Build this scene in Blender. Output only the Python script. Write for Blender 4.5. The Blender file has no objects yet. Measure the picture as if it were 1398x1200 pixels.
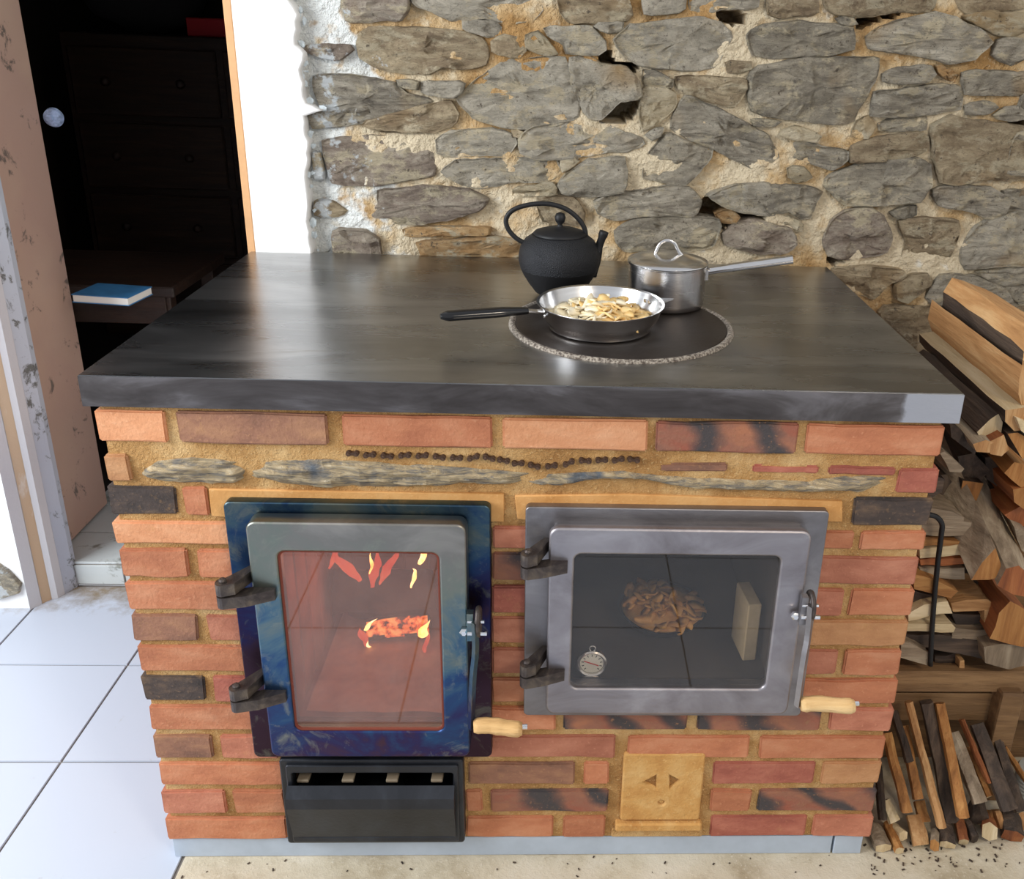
import bpy, bmesh, math, random
from mathutils import Vector, Matrix, noise
random.seed(7)
C = bpy.context.scene.collection
S = bpy.context.scene
PI = math.pi

# ------------------------------------------------------------------ camera (solved from the stove's own edges)
CAM = Vector((0.0378, -1.2266, 1.4179)); PITCH, YAW, ROLL = 0.3604, -0.0556, -0.0423
FPX, PX, PY = 1229.8945, 699 + 127.9823, 600 - 98.4145
cy_, sy_, ca_, sa_ = math.cos(YAW), math.sin(YAW), math.cos(PITCH), math.sin(PITCH)
_r = Vector((cy_, sy_, 0)); FW = Vector((-sy_*ca_, cy_*ca_, -sa_)); _d = FW.cross(_r)
RT = math.cos(ROLL)*_r + math.sin(ROLL)*_d
DN = -math.sin(ROLL)*_r + math.cos(ROLL)*_d
cam = bpy.data.cameras.new('camera'); co = bpy.data.objects.new('camera', cam); C.objects.link(co)
co.matrix_world = Matrix(((RT.x, -DN.x, -FW.x, CAM.x), (RT.y, -DN.y, -FW.y, CAM.y), (RT.z, -DN.z, -FW.z, CAM.z), (0, 0, 0, 1)))
cam.sensor_fit = 'HORIZONTAL'; cam.sensor_width = 36; cam.lens = FPX/1398*36
cam.shift_x = -127.9823/1398; cam.shift_y = -98.4145/1398
cam.clip_start = .02
S.camera = co
# ------------------------------------------------------------------ light
S.view_settings.view_transform = 'Standard'; S.view_settings.look = 'None'; S.view_settings.gamma = 1
S.view_settings.use_curve_mapping = False; S.view_settings.exposure = 0.0
w = bpy.data.worlds.new('world'); S.world = w; w.use_nodes = True
w.node_tree.nodes['Background'].inputs[0].default_value = (0.90, 0.93, 1.0, 1)
w.node_tree.nodes['Background'].inputs[1].default_value = 0.66
def area(name, loc, target, sx, sy, energy, col):
    l = bpy.data.lights.new(name, 'AREA'); l.shape = 'RECTANGLE'; l.size = sx; l.size_y = sy; l.energy = energy; l.color = col
    o = bpy.data.objects.new(name, l); C.objects.link(o); o.location = loc
    o.rotation_euler = (Vector(target)-Vector(loc)).to_track_quat('-Z', 'Y').to_euler(); return o
area('window_light', (-2.3, -0.75, 1.75), (-0.5, 0.6, 0.9), 1.1, 1.5, 84, (0.92, 0.96, 1.0))
area('room_lamp', (1.3, -1.9, 2.5), (0.2, 0.3, 0.7), .35, .35, 20, (1.0, 0.86, 0.68))

# ------------------------------------------------------------------ helpers
def at(px, py, ax, val):            # the point of the plane (axis = val) seen in a photo pixel
    d = RT*((px-PX)/FPX) + DN*((py-PY)/FPX) + FW
    return CAM + d*((val-CAM[ax])/d[ax])
def xat(px, z, y=0.0):              # x on a horizontal line (y, z) seen in photo column px
    lo, hi = -4.0, 4.0
    for _ in range(40):
        m = (lo+hi)/2; v = Vector((m, y, z))-CAM
        if PX+FPX*v.dot(RT)/v.dot(FW) < px: lo = m
        else: hi = m
    return lo
def tag(o, label=None, cat=None, group=None, kind=None):
    if label: o['label'] = label
    if cat: o['category'] = cat
    if group: o['group'] = group
    if kind: o['kind'] = kind
    return o
def link(name, me, parent=None, mats=()):
    o = bpy.data.objects.new(name, me); C.objects.link(o)
    for m in (mats if isinstance(mats, (list, tuple)) else [mats]): me.materials.append(m)
    if parent: o.parent = parent
    return o
def recenter(o, base=False):
    me = o.data; vs = [v.co for v in me.vertices]
    c = Vector([(min(v[i] for v in vs)+max(v[i] for v in vs))/2 for i in range(3)])
    if base: c.z = min(v.z for v in vs)
    me.transform(Matrix.Translation(-c)); o.location = c
    return o
def fin(name, bm, mats, parent=None, smooth=False, center=True, base=False):
    bmesh.ops.recalc_face_normals(bm, faces=bm.faces)
    me = bpy.data.meshes.new(name); bm.to_mesh(me); bm.free()
    if smooth:
        for p in me.polygons: p.use_smooth = True
    o = link(name, me, parent, mats)
    if center and me.vertices: recenter(o, base)
    return o
def smooth_angle(o, a=40):
    me = o.data
    for p in me.polygons: p.use_smooth = True
    try: me.set_sharp_from_angle(angle=math.radians(a))
    except Exception: pass
    return o
def empty(name, loc=(0, 0, 0)):
    o = bpy.data.objects.new(name, None); C.objects.link(o); o.location = loc; o.empty_display_size = .05; return o
def keep(o, parent):                # parent a world-space piece under an Empty standing elsewhere
    o.parent = parent; o.location = o.location - parent.location; return o
def box(bm, x0, x1, y0, y1, z0, z1, mi=0):
    v = [bm.verts.new(p) for p in ((x0,y0,z0),(x1,y0,z0),(x1,y1,z0),(x0,y1,z0),(x0,y0,z1),(x1,y0,z1),(x1,y1,z1),(x0,y1,z1))]
    for f in ((0,1,2,3),(4,7,6,5),(0,4,5,1),(1,5,6,2),(2,6,7,3),(3,7,4,0)):
        bm.faces.new([v[i] for i in f]).material_index = mi
    return v
def bbox_obj(name, x0, x1, y0, y1, z0, z1, mat, parent=None, bev=.002, jit=0, seg=1):
    bm = bmesh.new(); box(bm, x0, x1, y0, y1, z0, z1)
    if bev: bmesh.ops.bevel(bm, geom=list(bm.edges), offset=bev, segments=seg, affect='EDGES', profile=.6)
    if jit:
        for v in bm.verts: v.co += Vector([random.uniform(-jit, jit) for _ in range(3)])
    return fin(name, bm, mat, parent)
def lathe(bm, prof, c=(0, 0, 0), n=48, mi=0, sx=1, sy=1):
    rings = []
    for r, z in prof:
        if r < 1e-6: rings.append([bm.verts.new((c[0], c[1], c[2]+z))])
        else: rings.append([bm.verts.new((c[0]+sx*r*math.cos(2*PI*i/n), c[1]+sy*r*math.sin(2*PI*i/n), c[2]+z)) for i in range(n)])
    for a, b in zip(rings, rings[1:]):
        for i in range(n):
            j = (i+1) % n
            if len(a) == 1 and len(b) == 1: continue
            if len(a) == 1: f = (a[0], b[i], b[j])
            elif len(b) == 1: f = (a[i], b[0], a[j])
            else: f = (a[i], b[i], b[j], a[j])
            bm.faces.new(f).material_index = mi
def tube(bm, pts, rad, n=12, flat=1.0, up=None, cap=True, mi=0):
    pts = [Vector(p) for p in pts]; m = len(pts)
    if not isinstance(rad, (list, tuple)): rad = [rad]*m
    rings = []; prev = None
    for i, p in enumerate(pts):
        t = (pts[min(i+1, m-1)]-pts[max(i-1, 0)]).normalized()
        u = up and Vector(up) or prev or (Vector((0, 0, 1)) if abs(t.z) < .9 else Vector((1, 0, 0)))
        a = (u - t*u.dot(t)).normalized(); b = t.cross(a); prev = a
        rings.append([bm.verts.new(p + a*rad[i]*flat*math.cos(2*PI*k/n) + b*rad[i]*math.sin(2*PI*k/n)) for k in range(n)])
    for a, b in zip(rings, rings[1:]):
        for k in range(n): bm.faces.new((a[k], b[k], b[(k+1) % n], a[(k+1) % n])).material_index = mi
    if cap: bm.faces.new(rings[0]).material_index = mi; bm.faces.new(rings[-1]).material_index = mi
def spline(pts, k=6):
    P = [Vector(p) for p in pts]; out = []
    for i in range(len(P)-1):
        a, b, c, d = P[max(i-1, 0)], P[i], P[i+1], P[min(i+2, len(P)-1)]
        for j in range(k):
            t = j/k; out.append(.5*((2*b)+(-a+c)*t+(2*a-5*b+4*c-d)*t*t+(-a+3*b-3*c+d)*t**3))
    return out+[P[-1]]
def rrect(x0, x1, z0, z1, r, n=5):
    out = []
    for cx, cz, a0 in ((x1-r, z1-r, 0), (x0+r, z1-r, 90), (x0+r, z0+r, 180), (x1-r, z0+r, 270)):
        for i in range(n+1):
            a = math.radians(a0+90*i/n); out.append((cx+r*math.cos(a), cz+r*math.sin(a)))
    return out
def plate(name, outer, holes, yf, yb, mat, parent=None, bev=.0015, center=True):
    """flat plate in the x-z plane between y=yf (front) and y=yb with holes"""
    cu = bpy.data.curves.new('c', 'CURVE'); cu.dimensions = '2D'; cu.fill_mode = 'BOTH'
    th = abs(yb-yf); cu.extrude = max(th/2-bev, .0001); cu.bevel_depth = bev; cu.bevel_resolution = 1; cu.offset = -bev
    for loop in [outer]+list(holes):
        s = cu.splines.new('POLY'); s.points.add(len(loop)-1); s.use_cyclic_u = True
        for p, q in zip(s.points, loop): p.co = (q[0], q[1], 0, 1)
    o = bpy.data.objects.new('c', cu); C.objects.link(o)
    dg = bpy.context.evaluated_depsgraph_get(); me = bpy.data.meshes.new_from_object(o.evaluated_get(dg))
    bpy.data.objects.remove(o); bpy.data.curves.remove(cu)
    me.transform(Matrix(((1, 0, 0, 0), (0, 0, -1, (yf+yb)/2), (0, 1, 0, 0), (0, 0, 0, 1))))
    me.name = name; me.materials.clear()
    ob = link(name, me, parent, mat)
    if center: recenter(ob)
    return ob

# ------------------------------------------------------------------ materials
def srgb(r, g, b): 
    f = lambda c: (c/255/12.92) if c/255 <= .04045 else ((c/255+.055)/1.055)**2.4
    return (f(r), f(g), f(b), 1)
class M:
    def __init__(s, name, rough=.7, metal=0.0):
        s.m = bpy.data.materials.new(name); s.m.use_nodes = True; s.nt = s.m.node_tree
        s.p = s.nt.nodes['Principled BSDF']; s.p.inputs['Roughness'].default_value = rough; s.p.inputs['Metallic'].default_value = metal
        s.tc = s.n('ShaderNodeTexCoord'); s.oi = s.n('ShaderNodeObjectInfo')
    def n(s, t): return s.nt.nodes.new(t)
    def l(s, a, b): s.nt.links.new(a, b)
    def coord(s, scale=(1, 1, 1), rot=(0, 0, 0), rnd=True, world=False):
        mp = s.n('ShaderNodeMapping'); mp.inputs['Scale'].default_value = scale; mp.inputs['Rotation'].default_value = rot
        if world: src = s.n('ShaderNodeNewGeometry').outputs['Position']
        else: src = s.tc.outputs['Object']
        if rnd and not world:
            mul = s.n('ShaderNodeMath'); mul.operation = 'MULTIPLY'; mul.inputs[1].default_value = 37.0; s.l(s.oi.outputs['Random'], mul.inputs[0])
            ad = s.n('ShaderNodeVectorMath'); ad.operation = 'ADD'; s.l(src, ad.inputs[0]); s.l(mul.outputs[0], ad.inputs[1]); src = ad.outputs[0]
        s.l(src, mp.inputs['Vector']); return mp.outputs[0]
    def noise(s, scale, detail=4, rough=.55, vec=None, dist=0):
        t = s.n('ShaderNodeTexNoise'); t.inputs['Scale'].default_value = scale; t.inputs['Detail'].default_value = detail
        t.inputs['Roughness'].default_value = rough; t.inputs['Distortion'].default_value = dist
        s.l(vec or s.coord(), t.inputs['Vector']); return t.outputs['Fac']
    def ramp(s, fac, stops):
        r = s.n('ShaderNodeValToRGB'); e = r.color_ramp.elements
        while len(e) < len(stops): e.new(.5)
        for el, (p, c) in zip(e, stops): el.position = p; el.color = c if len(c) == 4 else (*c, 1)
        s.l(fac, r.inputs[0]); return r.outputs[0]
    def mask(s, fac, a, b): return s.ramp(fac, [(a, (0, 0, 0, 1)), (b, (1, 1, 1, 1))])
    def mix(s, fac, a, b, mode='MIX'):
        x = s.n('ShaderNodeMix'); x.data_type = 'RGBA'; x.blend_type = mode
        for v, i in ((fac, 0), (a, 6), (b, 7)):
            if isinstance(v, (int, float)): x.inputs[i].default_value = v
            elif isinstance(v, tuple): x.inputs[i].default_value = v
            else: s.l(v, x.inputs[i])
        return x.outputs[2]
    def col(s, c):
        if isinstance(c, tuple): s.p.inputs['Base Color'].default_value = c
        else: s.l(c, s.p.inputs['Base Color'])
    def vary(s, c, amt=.25):      # per object brightness
        h = s.n('ShaderNodeHueSaturation'); mr = s.n('ShaderNodeMapRange'); mr.inputs['To Min'].default_value = 1-amt; mr.inputs['To Max'].default_value = 1+amt
        s.l(s.oi.outputs['Random'], mr.inputs[0]); s.l(mr.outputs[0], h.inputs['Value'])
        if isinstance(c, tuple): h.inputs['Color'].default_value = c
        else: s.l(c, h.inputs['Color'])
        return h.outputs[0]
    def bump(s, h, dist=.002, strength=1):
        b = s.n('ShaderNodeBump'); b.inputs['Distance'].default_value = dist; b.inputs['Strength'].default_value = strength
        prev = s.p.inputs['Normal'].links
        if prev: s.l(prev[0].from_socket, b.inputs['Normal'])
        s.l(h, b.inputs['Height']); s.l(b.outputs[0], s.p.inputs['Normal'])
    def rough(s, fac, a, b):
        mr = s.n('ShaderNodeMapRange'); mr.inputs['To Min'].default_value = a; mr.inputs['To Max'].default_value = b
        s.l(fac, mr.inputs[0]); s.l(mr.outputs[0], s.p.inputs['Roughness'])

def brick_mat(name, c1, c2, c3, speck=.3, bands=False):
    m = M(name, .85)
    n1 = m.noise(14, 4, .6, m.coord((1, 1, 2.2))); n2 = m.noise(160, 3, .6)
    c = m.ramp(n1, [(.3, c1), (.5, c2), (.72, c3)])
    if bands:
        wv = m.n('ShaderNodeTexWave'); wv.inputs['Scale'].default_value = 2.6; wv.inputs['Distortion'].default_value = 5.0; wv.inputs['Detail'].default_value = 3
        wv.inputs['Detail Scale'].default_value = 2; m.l(m.coord((1.2, 1, 2.0), (0, .5, 0)), wv.inputs['Vector'])
        c = m.mix(m.mask(wv.outputs['Fac'], .35, .95), c, srgb(70, 64, 64))
    c = m.mix(m.mask(n2, .60, .75), c, c3 if not bands else srgb(150, 110, 80))
    dirt = m.mask(m.noise(38, 5, .7), .60, .78)
    md = m.n('ShaderNodeMath'); md.operation = 'MULTIPLY'; md.inputs[1].default_value = speck; m.l(dirt, md.inputs[0])
    c = m.mix(md.outputs[0], c, srgb(190, 145, 90))
    m.col(m.vary(c, .10)); m.bump(n2, .0012); m.bump(n1, .002)
    return m.m
BR = dict(
 o=brick_mat('brick_orange', srgb(172, 106, 74), srgb(188, 120, 84), srgb(200, 138, 102)),
 l=brick_mat('brick_light', srgb(196, 132, 90), srgb(208, 146, 104), srgb(218, 162, 122)),
 s=brick_mat('brick_salmon', srgb(164, 100, 76), srgb(180, 114, 88), srgb(196, 132, 104)),
 r=brick_mat('brick_red', srgb(146, 80, 66), srgb(164, 94, 76), srgb(182, 114, 92)),
 p=brick_mat('brick_purple', srgb(118, 84, 68), srgb(142, 100, 78), srgb(164, 120, 88), .55),
 f=brick_mat('brick_flashed', srgb(152, 86, 66), srgb(146, 98, 78), srgb(168, 110, 80), .2, True),
 k=brick_mat('brick_black', srgb(50, 44, 42), srgb(72, 60, 54), srgb(120, 96, 74), .5),
 t=brick_mat('brick_tan', srgb(172, 120, 80), srgb(188, 136, 92), srgb(200, 150, 106), .5))
def sandy(name, c1, c2, c3, fine=260, amp=.003, big=9, rough=.95):
    m = M(name, rough); a = m.noise(big, 5, .65, m.coord(world=True)); b = m.noise(fine, 3, .7, m.coord(world=True)); g = m.noise(fine*.3, 4, .7, m.coord(world=True))
    c = m.ramp(a, [(.32, c1), (.5, c2), (.68, c3)]); c = m.mix(m.mask(b, .58, .72), c, c3); c = m.mix(m.mask(g, .62, .8), c, c1)
    m.col(c); m.bump(b, amp); m.bump(g, amp*1.5); return m.m
MORTAR = sandy('ochre_mortar', srgb(152, 108, 58), srgb(186, 142, 86), srgb(212, 176, 122))
RENDER = sandy('smooth_ochre_render', srgb(190, 134, 72), srgb(208, 154, 92), srgb(216, 168, 108), 200, .0006)
def wall_mat():
    m = M('stone_wall_mortar', .97); w_ = m.coord(world=True)
    a = m.noise(5.5, 5, .6, w_); b = m.noise(120, 4, .7, w_); g = m.noise(30, 5, .7, w_)
    c = m.ramp(a, [(.36, srgb(170, 132, 82)), (.46, srgb(196, 166, 122)), (.54, srgb(214, 198, 168))])
    c = m.mix(m.mask(g, .58, .74), c, srgb(222, 206, 176)); c = m.mix(m.mask(b, .62, .8), c, srgb(150, 120, 80))
    # limewash left on the masonry near the doorway
    sp = m.n('ShaderNodeSeparateXYZ'); m.l(m.n('ShaderNodeNewGeometry').outputs['Position'], sp.inputs[0])
    mr = m.n('ShaderNodeMapRange'); mr.inputs['From Min'].default_value = -.50; mr.inputs['From Max'].default_value = -.25; mr.inputs['To Min'].default_value = .30; mr.inputs['To Max'].default_value = -.05
    m.l(sp.outputs[0], mr.inputs[0]); ad = m.n('ShaderNodeMath'); ad.operation = 'ADD'; m.l(mr.outputs[0], ad.inputs[0]); m.l(m.noise(9, 4, .6, w_), ad.inputs[1])
    c = m.mix(m.mask(ad.outputs[0], .60, .68), c, srgb(226, 228, 224))
    m.col(c); m.bump(b, .004); m.bump(g, .010); return m.m
WALLM = wall_mat()
def stone_mat(name, dark, mid, light, streak=(1, 1, 3), lime=0.0):
    m = M(name, .92)
    n1 = m.noise(11, 8, .70, m.coord(streak), .6); n2 = m.noise(62, 7, .78, m.coord(tuple(min(x, 1.6) for x in streak))); n3 = m.noise(190, 3, .7); n4 = m.noise(5, 3, .5)
    c = m.ramp(n1, [(.28, dark), (.48, mid), (.68, light)])
    c = m.mix(m.mask(n2, .55, .75), c, light); c = m.mix(m.mask(n3, .58, .74), c, dark)
    c = m.mix(m.mask(n4, .62, .78), c, srgb(178, 146, 100))
    n5 = m.noise(13, 7, .75, m.coord(tuple(min(x, 1.8) for x in streak))); c = m.mix(m.mask(n5, .52, .60), c, srgb(208, 194, 164)); n7 = m.noise(20, 6, .75, m.coord((1.3, 1, 1.9))); c = m.mix(m.mask(n7, .57, .70), c, dark); m.bump(n7, .012); n6 = m.noise(70, 5, .75); c = m.mix(m.mask(n6, .60, .68), c, srgb(104, 92, 78)); m.bump(n6, .006)
    sp = m.n('ShaderNodeSeparateXYZ'); m.l(m.n('ShaderNodeNewGeometry').outputs['Position'], sp.inputs[0])
    mr = m.n('ShaderNodeMapRange'); mr.inputs['From Min'].default_value = -.50; mr.inputs['From Max'].default_value = -.22; mr.inputs['To Min'].default_value = .12; mr.inputs['To Max'].default_value = -.12
    m.l(sp.outputs[0], mr.inputs[0]); ad = m.n('ShaderNodeMath'); ad.operation = 'ADD'; m.l(mr.outputs[0], ad.inputs[0]); m.l(m.noise(22, 5, .65, m.coord(world=True)), ad.inputs[1])
    c = m.mix(m.mask(ad.outputs[0], .62, .68), c, srgb(228, 232, 232))
    m.col(m.vary(c, .12)); m.bump(n3, .003); m.bump(n2, .012); m.bump(n1, .014); return m.m
ST = dict(g=stone_mat('grey_stone', srgb(138, 130, 116), srgb(188, 179, 161), srgb(222, 212, 192)),
          b=stone_mat('brown_grey_stone', srgb(130, 110, 86), srgb(174, 154, 124), srgb(214, 196, 162)),
          d=stone_mat('dark_grey_stone', srgb(112, 105, 94), srgb(160, 151, 134), srgb(198, 187, 166)),
          s=stone_mat('schist', srgb(112, 104, 92), srgb(176, 166, 148), srgb(222, 212, 192), (1, 1, 5)),
          o=stone_mat('ochre_stone', srgb(160, 118, 70), srgb(192, 152, 102), srgb(214, 184, 140)),
          c=stone_mat('cream_stone', srgb(186, 166, 130), srgb(212, 196, 164), srgb(228, 216, 190)),
          p=stone_mat('purplish_stone', srgb(118, 102, 90), srgb(164, 148, 132), srgb(206, 194, 174)))
def lintel_mat():
    m = M('grey_schist', .8); n1 = m.noise(26, 6, .7, m.coord((1, 1, 7), rnd=False), .8); n2 = m.noise(14, 3, .5)
    c = m.ramp(n1, [(.3, srgb(84, 82, 78)), (.42, srgb(138, 130, 116)), (.54, srgb(188, 166, 128)), (.72, srgb(206, 194, 168))])
    c = m.mix(m.mask(n2, .60, .72), c, srgb(100, 108, 116)); m.col(c); m.bump(n1, .010); return m.m
LINTEL = lintel_mat()
def metal(name, c1, c2, c3, r0, r1, streak=(1, 1, 1), sc=6, bump=.0004, metallic=1.0, spec=None):
    m = M(name, .4, metallic); n1 = m.noise(sc, 5, .6, m.coord(streak, rnd=False), .8); n2 = m.noise(sc*14, 3, .6, m.coord(streak, rnd=False))
    c = m.ramp(n1, [(.3, c1), (.5, c2), (.7, c3)]); m.col(c); m.rough(n1, r0, r1); m.bump(n2, bump)
    return m
def slab_mat():
    m = metal('dark_mill_steel', (.26, .26, .26, 1), (.36, .36, .365, 1), (.50, .50, .50, 1), .18, .38, (.6, 2.4, 1), 4, .0002)
    n = m.noise(3.2, 6, .75, m.coord((1, 3.5, 1), (0, 0, .2), rnd=False), 1.5)
    c0 = m.p.inputs['Base Color'].links[0].from_socket
    c = m.mix(m.mask(n, .60, .74), c0, (.24, .19, .15, 1)); m.col(c); return m.m
SLAB = slab_mat()
def slab_edge():
    m = metal('ground_steel_edge', (.065, .055, .05, 1), (.14, .125, .12, 1), (.30, .28, .285, 1), .35, .55, (1, 1, 4), 3.5, .0003)
    sp = m.n('ShaderNodeSeparateXYZ'); m.l(m.n('ShaderNodeNewGeometry').outputs['Position'], sp.inputs[0])
    c0 = m.p.inputs['Base Color'].links[0].from_socket
    nz = m.noise(30, 3, .5); ad = m.n('ShaderNodeMath'); ad.operation = 'MULTIPLY_ADD'; ad.inputs[1].default_value = .03; m.l(nz, ad.inputs[0]); m.l(sp.outputs[0], ad.inputs[2])
    k = m.mask(ad.outputs[0], .565, .57)
    c = m.mix(k, c0, (.52, .53, .57, 1)); m.col(c); return m.m
SLABE = slab_edge()
OVEN = metal('brushed_steel', (.27, .245, .25, 1), (.38, .355, .37, 1), (.50, .48, .50, 1), .38, .55, (1, 1, 1.5), 7).m
OVENF = metal('brushed_steel_frame', (.22, .205, .205, 1), (.30, .285, .29, 1), (.40, .385, .39, 1), .38, .55, (1, 1, 1.5), 7).m
def blued(name, dark=1.0, sh=0.0):
    m = M(name, .38, 1.0); w_ = m.coord((1, 1, 1), world=True)
    sp = m.n('ShaderNodeSeparateXYZ'); m.l(m.n('ShaderNodeNewGeometry').outputs['Position'], sp.inputs[0])
    n1 = m.noise(6.5, 5, .62, w_, 1.2)
    ad = m.n('ShaderNodeMath'); ad.operation = 'MULTIPLY_ADD'; ad.inputs[1].default_value = .62; m.l(n1, ad.inputs[0])
    m.l(sp.outputs[2], ad.inputs[2])
    mr = m.n('ShaderNodeMapRange'); mr.inputs['From Min'].default_value = .54+sh; mr.inputs['From Max'].default_value = 1.14+sh; m.l(ad.outputs[0], mr.inputs[0])
    k = dark
    S_ = [(.0, (.065*k, .035*k, .055*k, 1)), (.12, (.035*k, .030*k, .095*k, 1)), (.30, (.03*k, .07*k, .16*k, 1)), (.45, (.08*k, .14*k, .18*k, 1)), (.62, (.17*k, .19*k, .16*k, 1)), (.80, (.20*k, .19*k, .17*k, 1)), (1.0, (.30*k, .28*k, .25*k, 1))]
    c = m.ramp(mr.outputs[0], S_)
    n2 = m.noise(13, 6, .7, w_, 1.6); c = m.mix(m.mask(n2, .54, .78), c, (.24*k, .25*k, .20*k, 1))
    m.col(c); m.rough(n1, .28, .50); m.bump(n2, .0005); return m.m
BLUED = blued('heat_tinted_steel', 1.35); BLUEDF = blued('heat_tinted_frame_steel', .75, .22)
BLACKM = metal('black_painted_steel', (.012, .014, .018, 1), (.02, .022, .028, 1), (.035, .04, .05, 1), .28, .5, sc=9, metallic=.3).m
IRON = M('cast_iron', .55, .2)
def iron_mat():
    m = M('dimpled_cast_iron', .5, .35); v = m.n('ShaderNodeTexVoronoi'); v.inputs['Scale'].default_value = 560
    m.l(m.coord(rnd=False), v.inputs['Vector']); m.col((.013, .014, .017, 1)); m.bump(v.outputs['Distance'], .0010); return m.m
IRONB = iron_mat(); IRON.col((.008, .008, .009, 1)); IRON.bump(IRON.noise(200), .0004); IRON = IRON.m
HOT = metal('dark_hotplate_iron', (.055, .040, .032, 1), (.075, .062, .055, 1), (.10, .09, .085, 1), .40, .55, sc=7, metallic=.8).m
def rope_mat():
    m = M('fibre_rope_seal', .95); wv = m.n('ShaderNodeTexNoise'); wv.inputs['Scale'].default_value = 260; m.l(m.coord(rnd=False), wv.inputs[0])
    m.col(m.ramp(wv.outputs[0], [(.35, srgb(84, 74, 66)), (.65, srgb(176, 166, 152))])); m.bump(wv.outputs[0], .003); return m.m
ROPE = rope_mat()
STEEL = metal('polished_stainless', (.62, .61, .60, 1), (.70, .69, .68, 1), (.76, .76, .76, 1), .14, .24, (1, 1, 6), 9, .0001).m
STEELD = metal('brushed_stainless', (.46, .45, .45, 1), (.54, .53, .53, 1), (.60, .59, .58, 1), .20, .32, (1, 1, 8), 9, .0001).m
CHROME = metal('chrome', (.8, .8, .8, 1), (.85, .85, .85, 1), (.9, .9, .9, 1), .08, .12, sc=5).m
BAKEL = M('black_handle_plastic', .12); BAKEL.col((.008, .008, .009, 1)); BAKEL = BAKEL.m
RUST = metal('rusty_dark_iron', (.045, .028, .018, 1), (.10, .055, .035, 1), (.20, .12, .07, 1), .5, .75, sc=30, bump=.001, metallic=.5).m
HING = metal('hinge_iron', (.05, .04, .04, 1), (.11, .09, .08, 1), (.24, .19, .14, 1), .4, .6, sc=26, bump=.0006, metallic=.8).m
def plain(name, c, r=.8, amt=0, sc=20, bump=0, world=False):
    m = M(name, r)
    if amt:
        n1 = m.noise(sc, 5, .6, m.coord(world=world)); c2 = tuple(x*(1-amt) for x in c[:3])+(1,); c3 = tuple(min(1, x*(1+amt)) for x in c[:3])+(1,)
        m.col(m.ramp(n1, [(.3, c2), (.7, c3)]))
        if bump: m.bump(n1, bump)
    else: m.col(c)
    return m.m
PLASTER = plain('white_plaster', srgb(236, 235, 232), .9, .04, 12, .004, True)
def worn_paint(name, c1, c2, c3, a=.6, b=.66, sc=8, streak=(1, 1, .25), rough=.6):
    m = M(name, rough); w_ = m.coord(streak, world=True); n1 = m.noise(sc, 6, .7, w_, .5); n2 = m.noise(60, 4, .7, m.coord(world=True))
    c = m.mix(m.mask(m.noise(3, 3, .5, w_), .4, .6), c1, c2); c = m.mix(m.mask(n1, a, b), c, c3); m.col(c); m.bump(n2, .0006); return m.m
JAMBW = worn_paint('worn_white_paint', srgb(206, 206, 206), srgb(196, 198, 204), srgb(176, 140, 104), .58, .64)
JAMBB = worn_paint('mildewed_blue_white_paint', srgb(184, 192, 204), srgb(176, 184, 198), srgb(98, 100, 98), .57, .64, 22, (1, 1, .8))
JAMBT = worn_paint('bared_wood_jamb', srgb(196, 164, 126), srgb(206, 186, 160), srgb(222, 220, 214), .52, .60)
DOORP = worn_paint('pinkish_brown_paint', srgb(192, 164, 146), srgb(184, 154, 140), srgb(112, 100, 92), .60, .66, 14, (1, 1, 1))
def wood(name, c1, c2, c3, axis=1, rough=.75, sc=26):
    st = [6, 6, 6]; st[axis] = .55
    m = M(name, rough); n1 = m.noise(sc/4, 5, .65, m.coord(tuple(st)), .4); n2 = m.noise(sc, 4, .7, m.coord(tuple(st)))
    c = m.ramp(n1, [(.3, c1), (.5, c2), (.7, c3)]); c = m.mix(m.mask(n2, .6, .8), c, c1)
    m.col(m.vary(c, .16)); m.bump(n1, .004); m.bump(n2, .002); return m.m
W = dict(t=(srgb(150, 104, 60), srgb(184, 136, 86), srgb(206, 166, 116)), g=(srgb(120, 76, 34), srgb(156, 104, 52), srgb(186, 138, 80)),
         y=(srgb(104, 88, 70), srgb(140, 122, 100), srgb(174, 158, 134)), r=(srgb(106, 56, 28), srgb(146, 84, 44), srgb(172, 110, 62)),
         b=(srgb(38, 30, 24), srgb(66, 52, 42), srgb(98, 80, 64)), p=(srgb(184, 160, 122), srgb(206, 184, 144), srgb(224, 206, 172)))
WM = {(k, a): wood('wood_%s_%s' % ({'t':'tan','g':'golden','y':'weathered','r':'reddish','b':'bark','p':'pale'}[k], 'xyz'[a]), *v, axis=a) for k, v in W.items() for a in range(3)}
HANDLE = wood('peeled_branch_wood', srgb(176, 132, 80), srgb(212, 170, 112), srgb(228, 194, 140), 0)
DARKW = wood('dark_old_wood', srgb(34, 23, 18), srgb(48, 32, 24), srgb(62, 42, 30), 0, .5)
TRIMW = plain('bare_pine_trim', srgb(206, 158, 110), .6, .1, 20)
def tile_mat():
    m = M('white_floor_tile', .32); n1 = m.noise(14, 5, .7, m.coord(world=True), .5); n2 = m.noise(3, 3, .5, m.coord(world=True))
    c = m.mix(m.mask(n1, .68, .8), srgb(190, 198, 212), srgb(172, 172, 172)); 
    sp = m.n('ShaderNodeSeparateXYZ'); m.l(m.n('ShaderNodeNewGeometry').outputs['Position'], sp.inputs[0])
    ad = m.n('ShaderNodeMath'); ad.operation = 'MULTIPLY_ADD'; ad.inputs[1].default_value = .28; m.l(m.noise(16, 5, .7, m.coord(world=True)), ad.inputs[0]); m.l(sp.outputs[1], ad.inputs[2])
    c = m.mix(m.mask(ad.outputs[0], .86, .97), c, srgb(128, 112, 90))
    m.col(c); m.rough(n2, .28, .45); return m.m
TILE = tile_mat()
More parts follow.
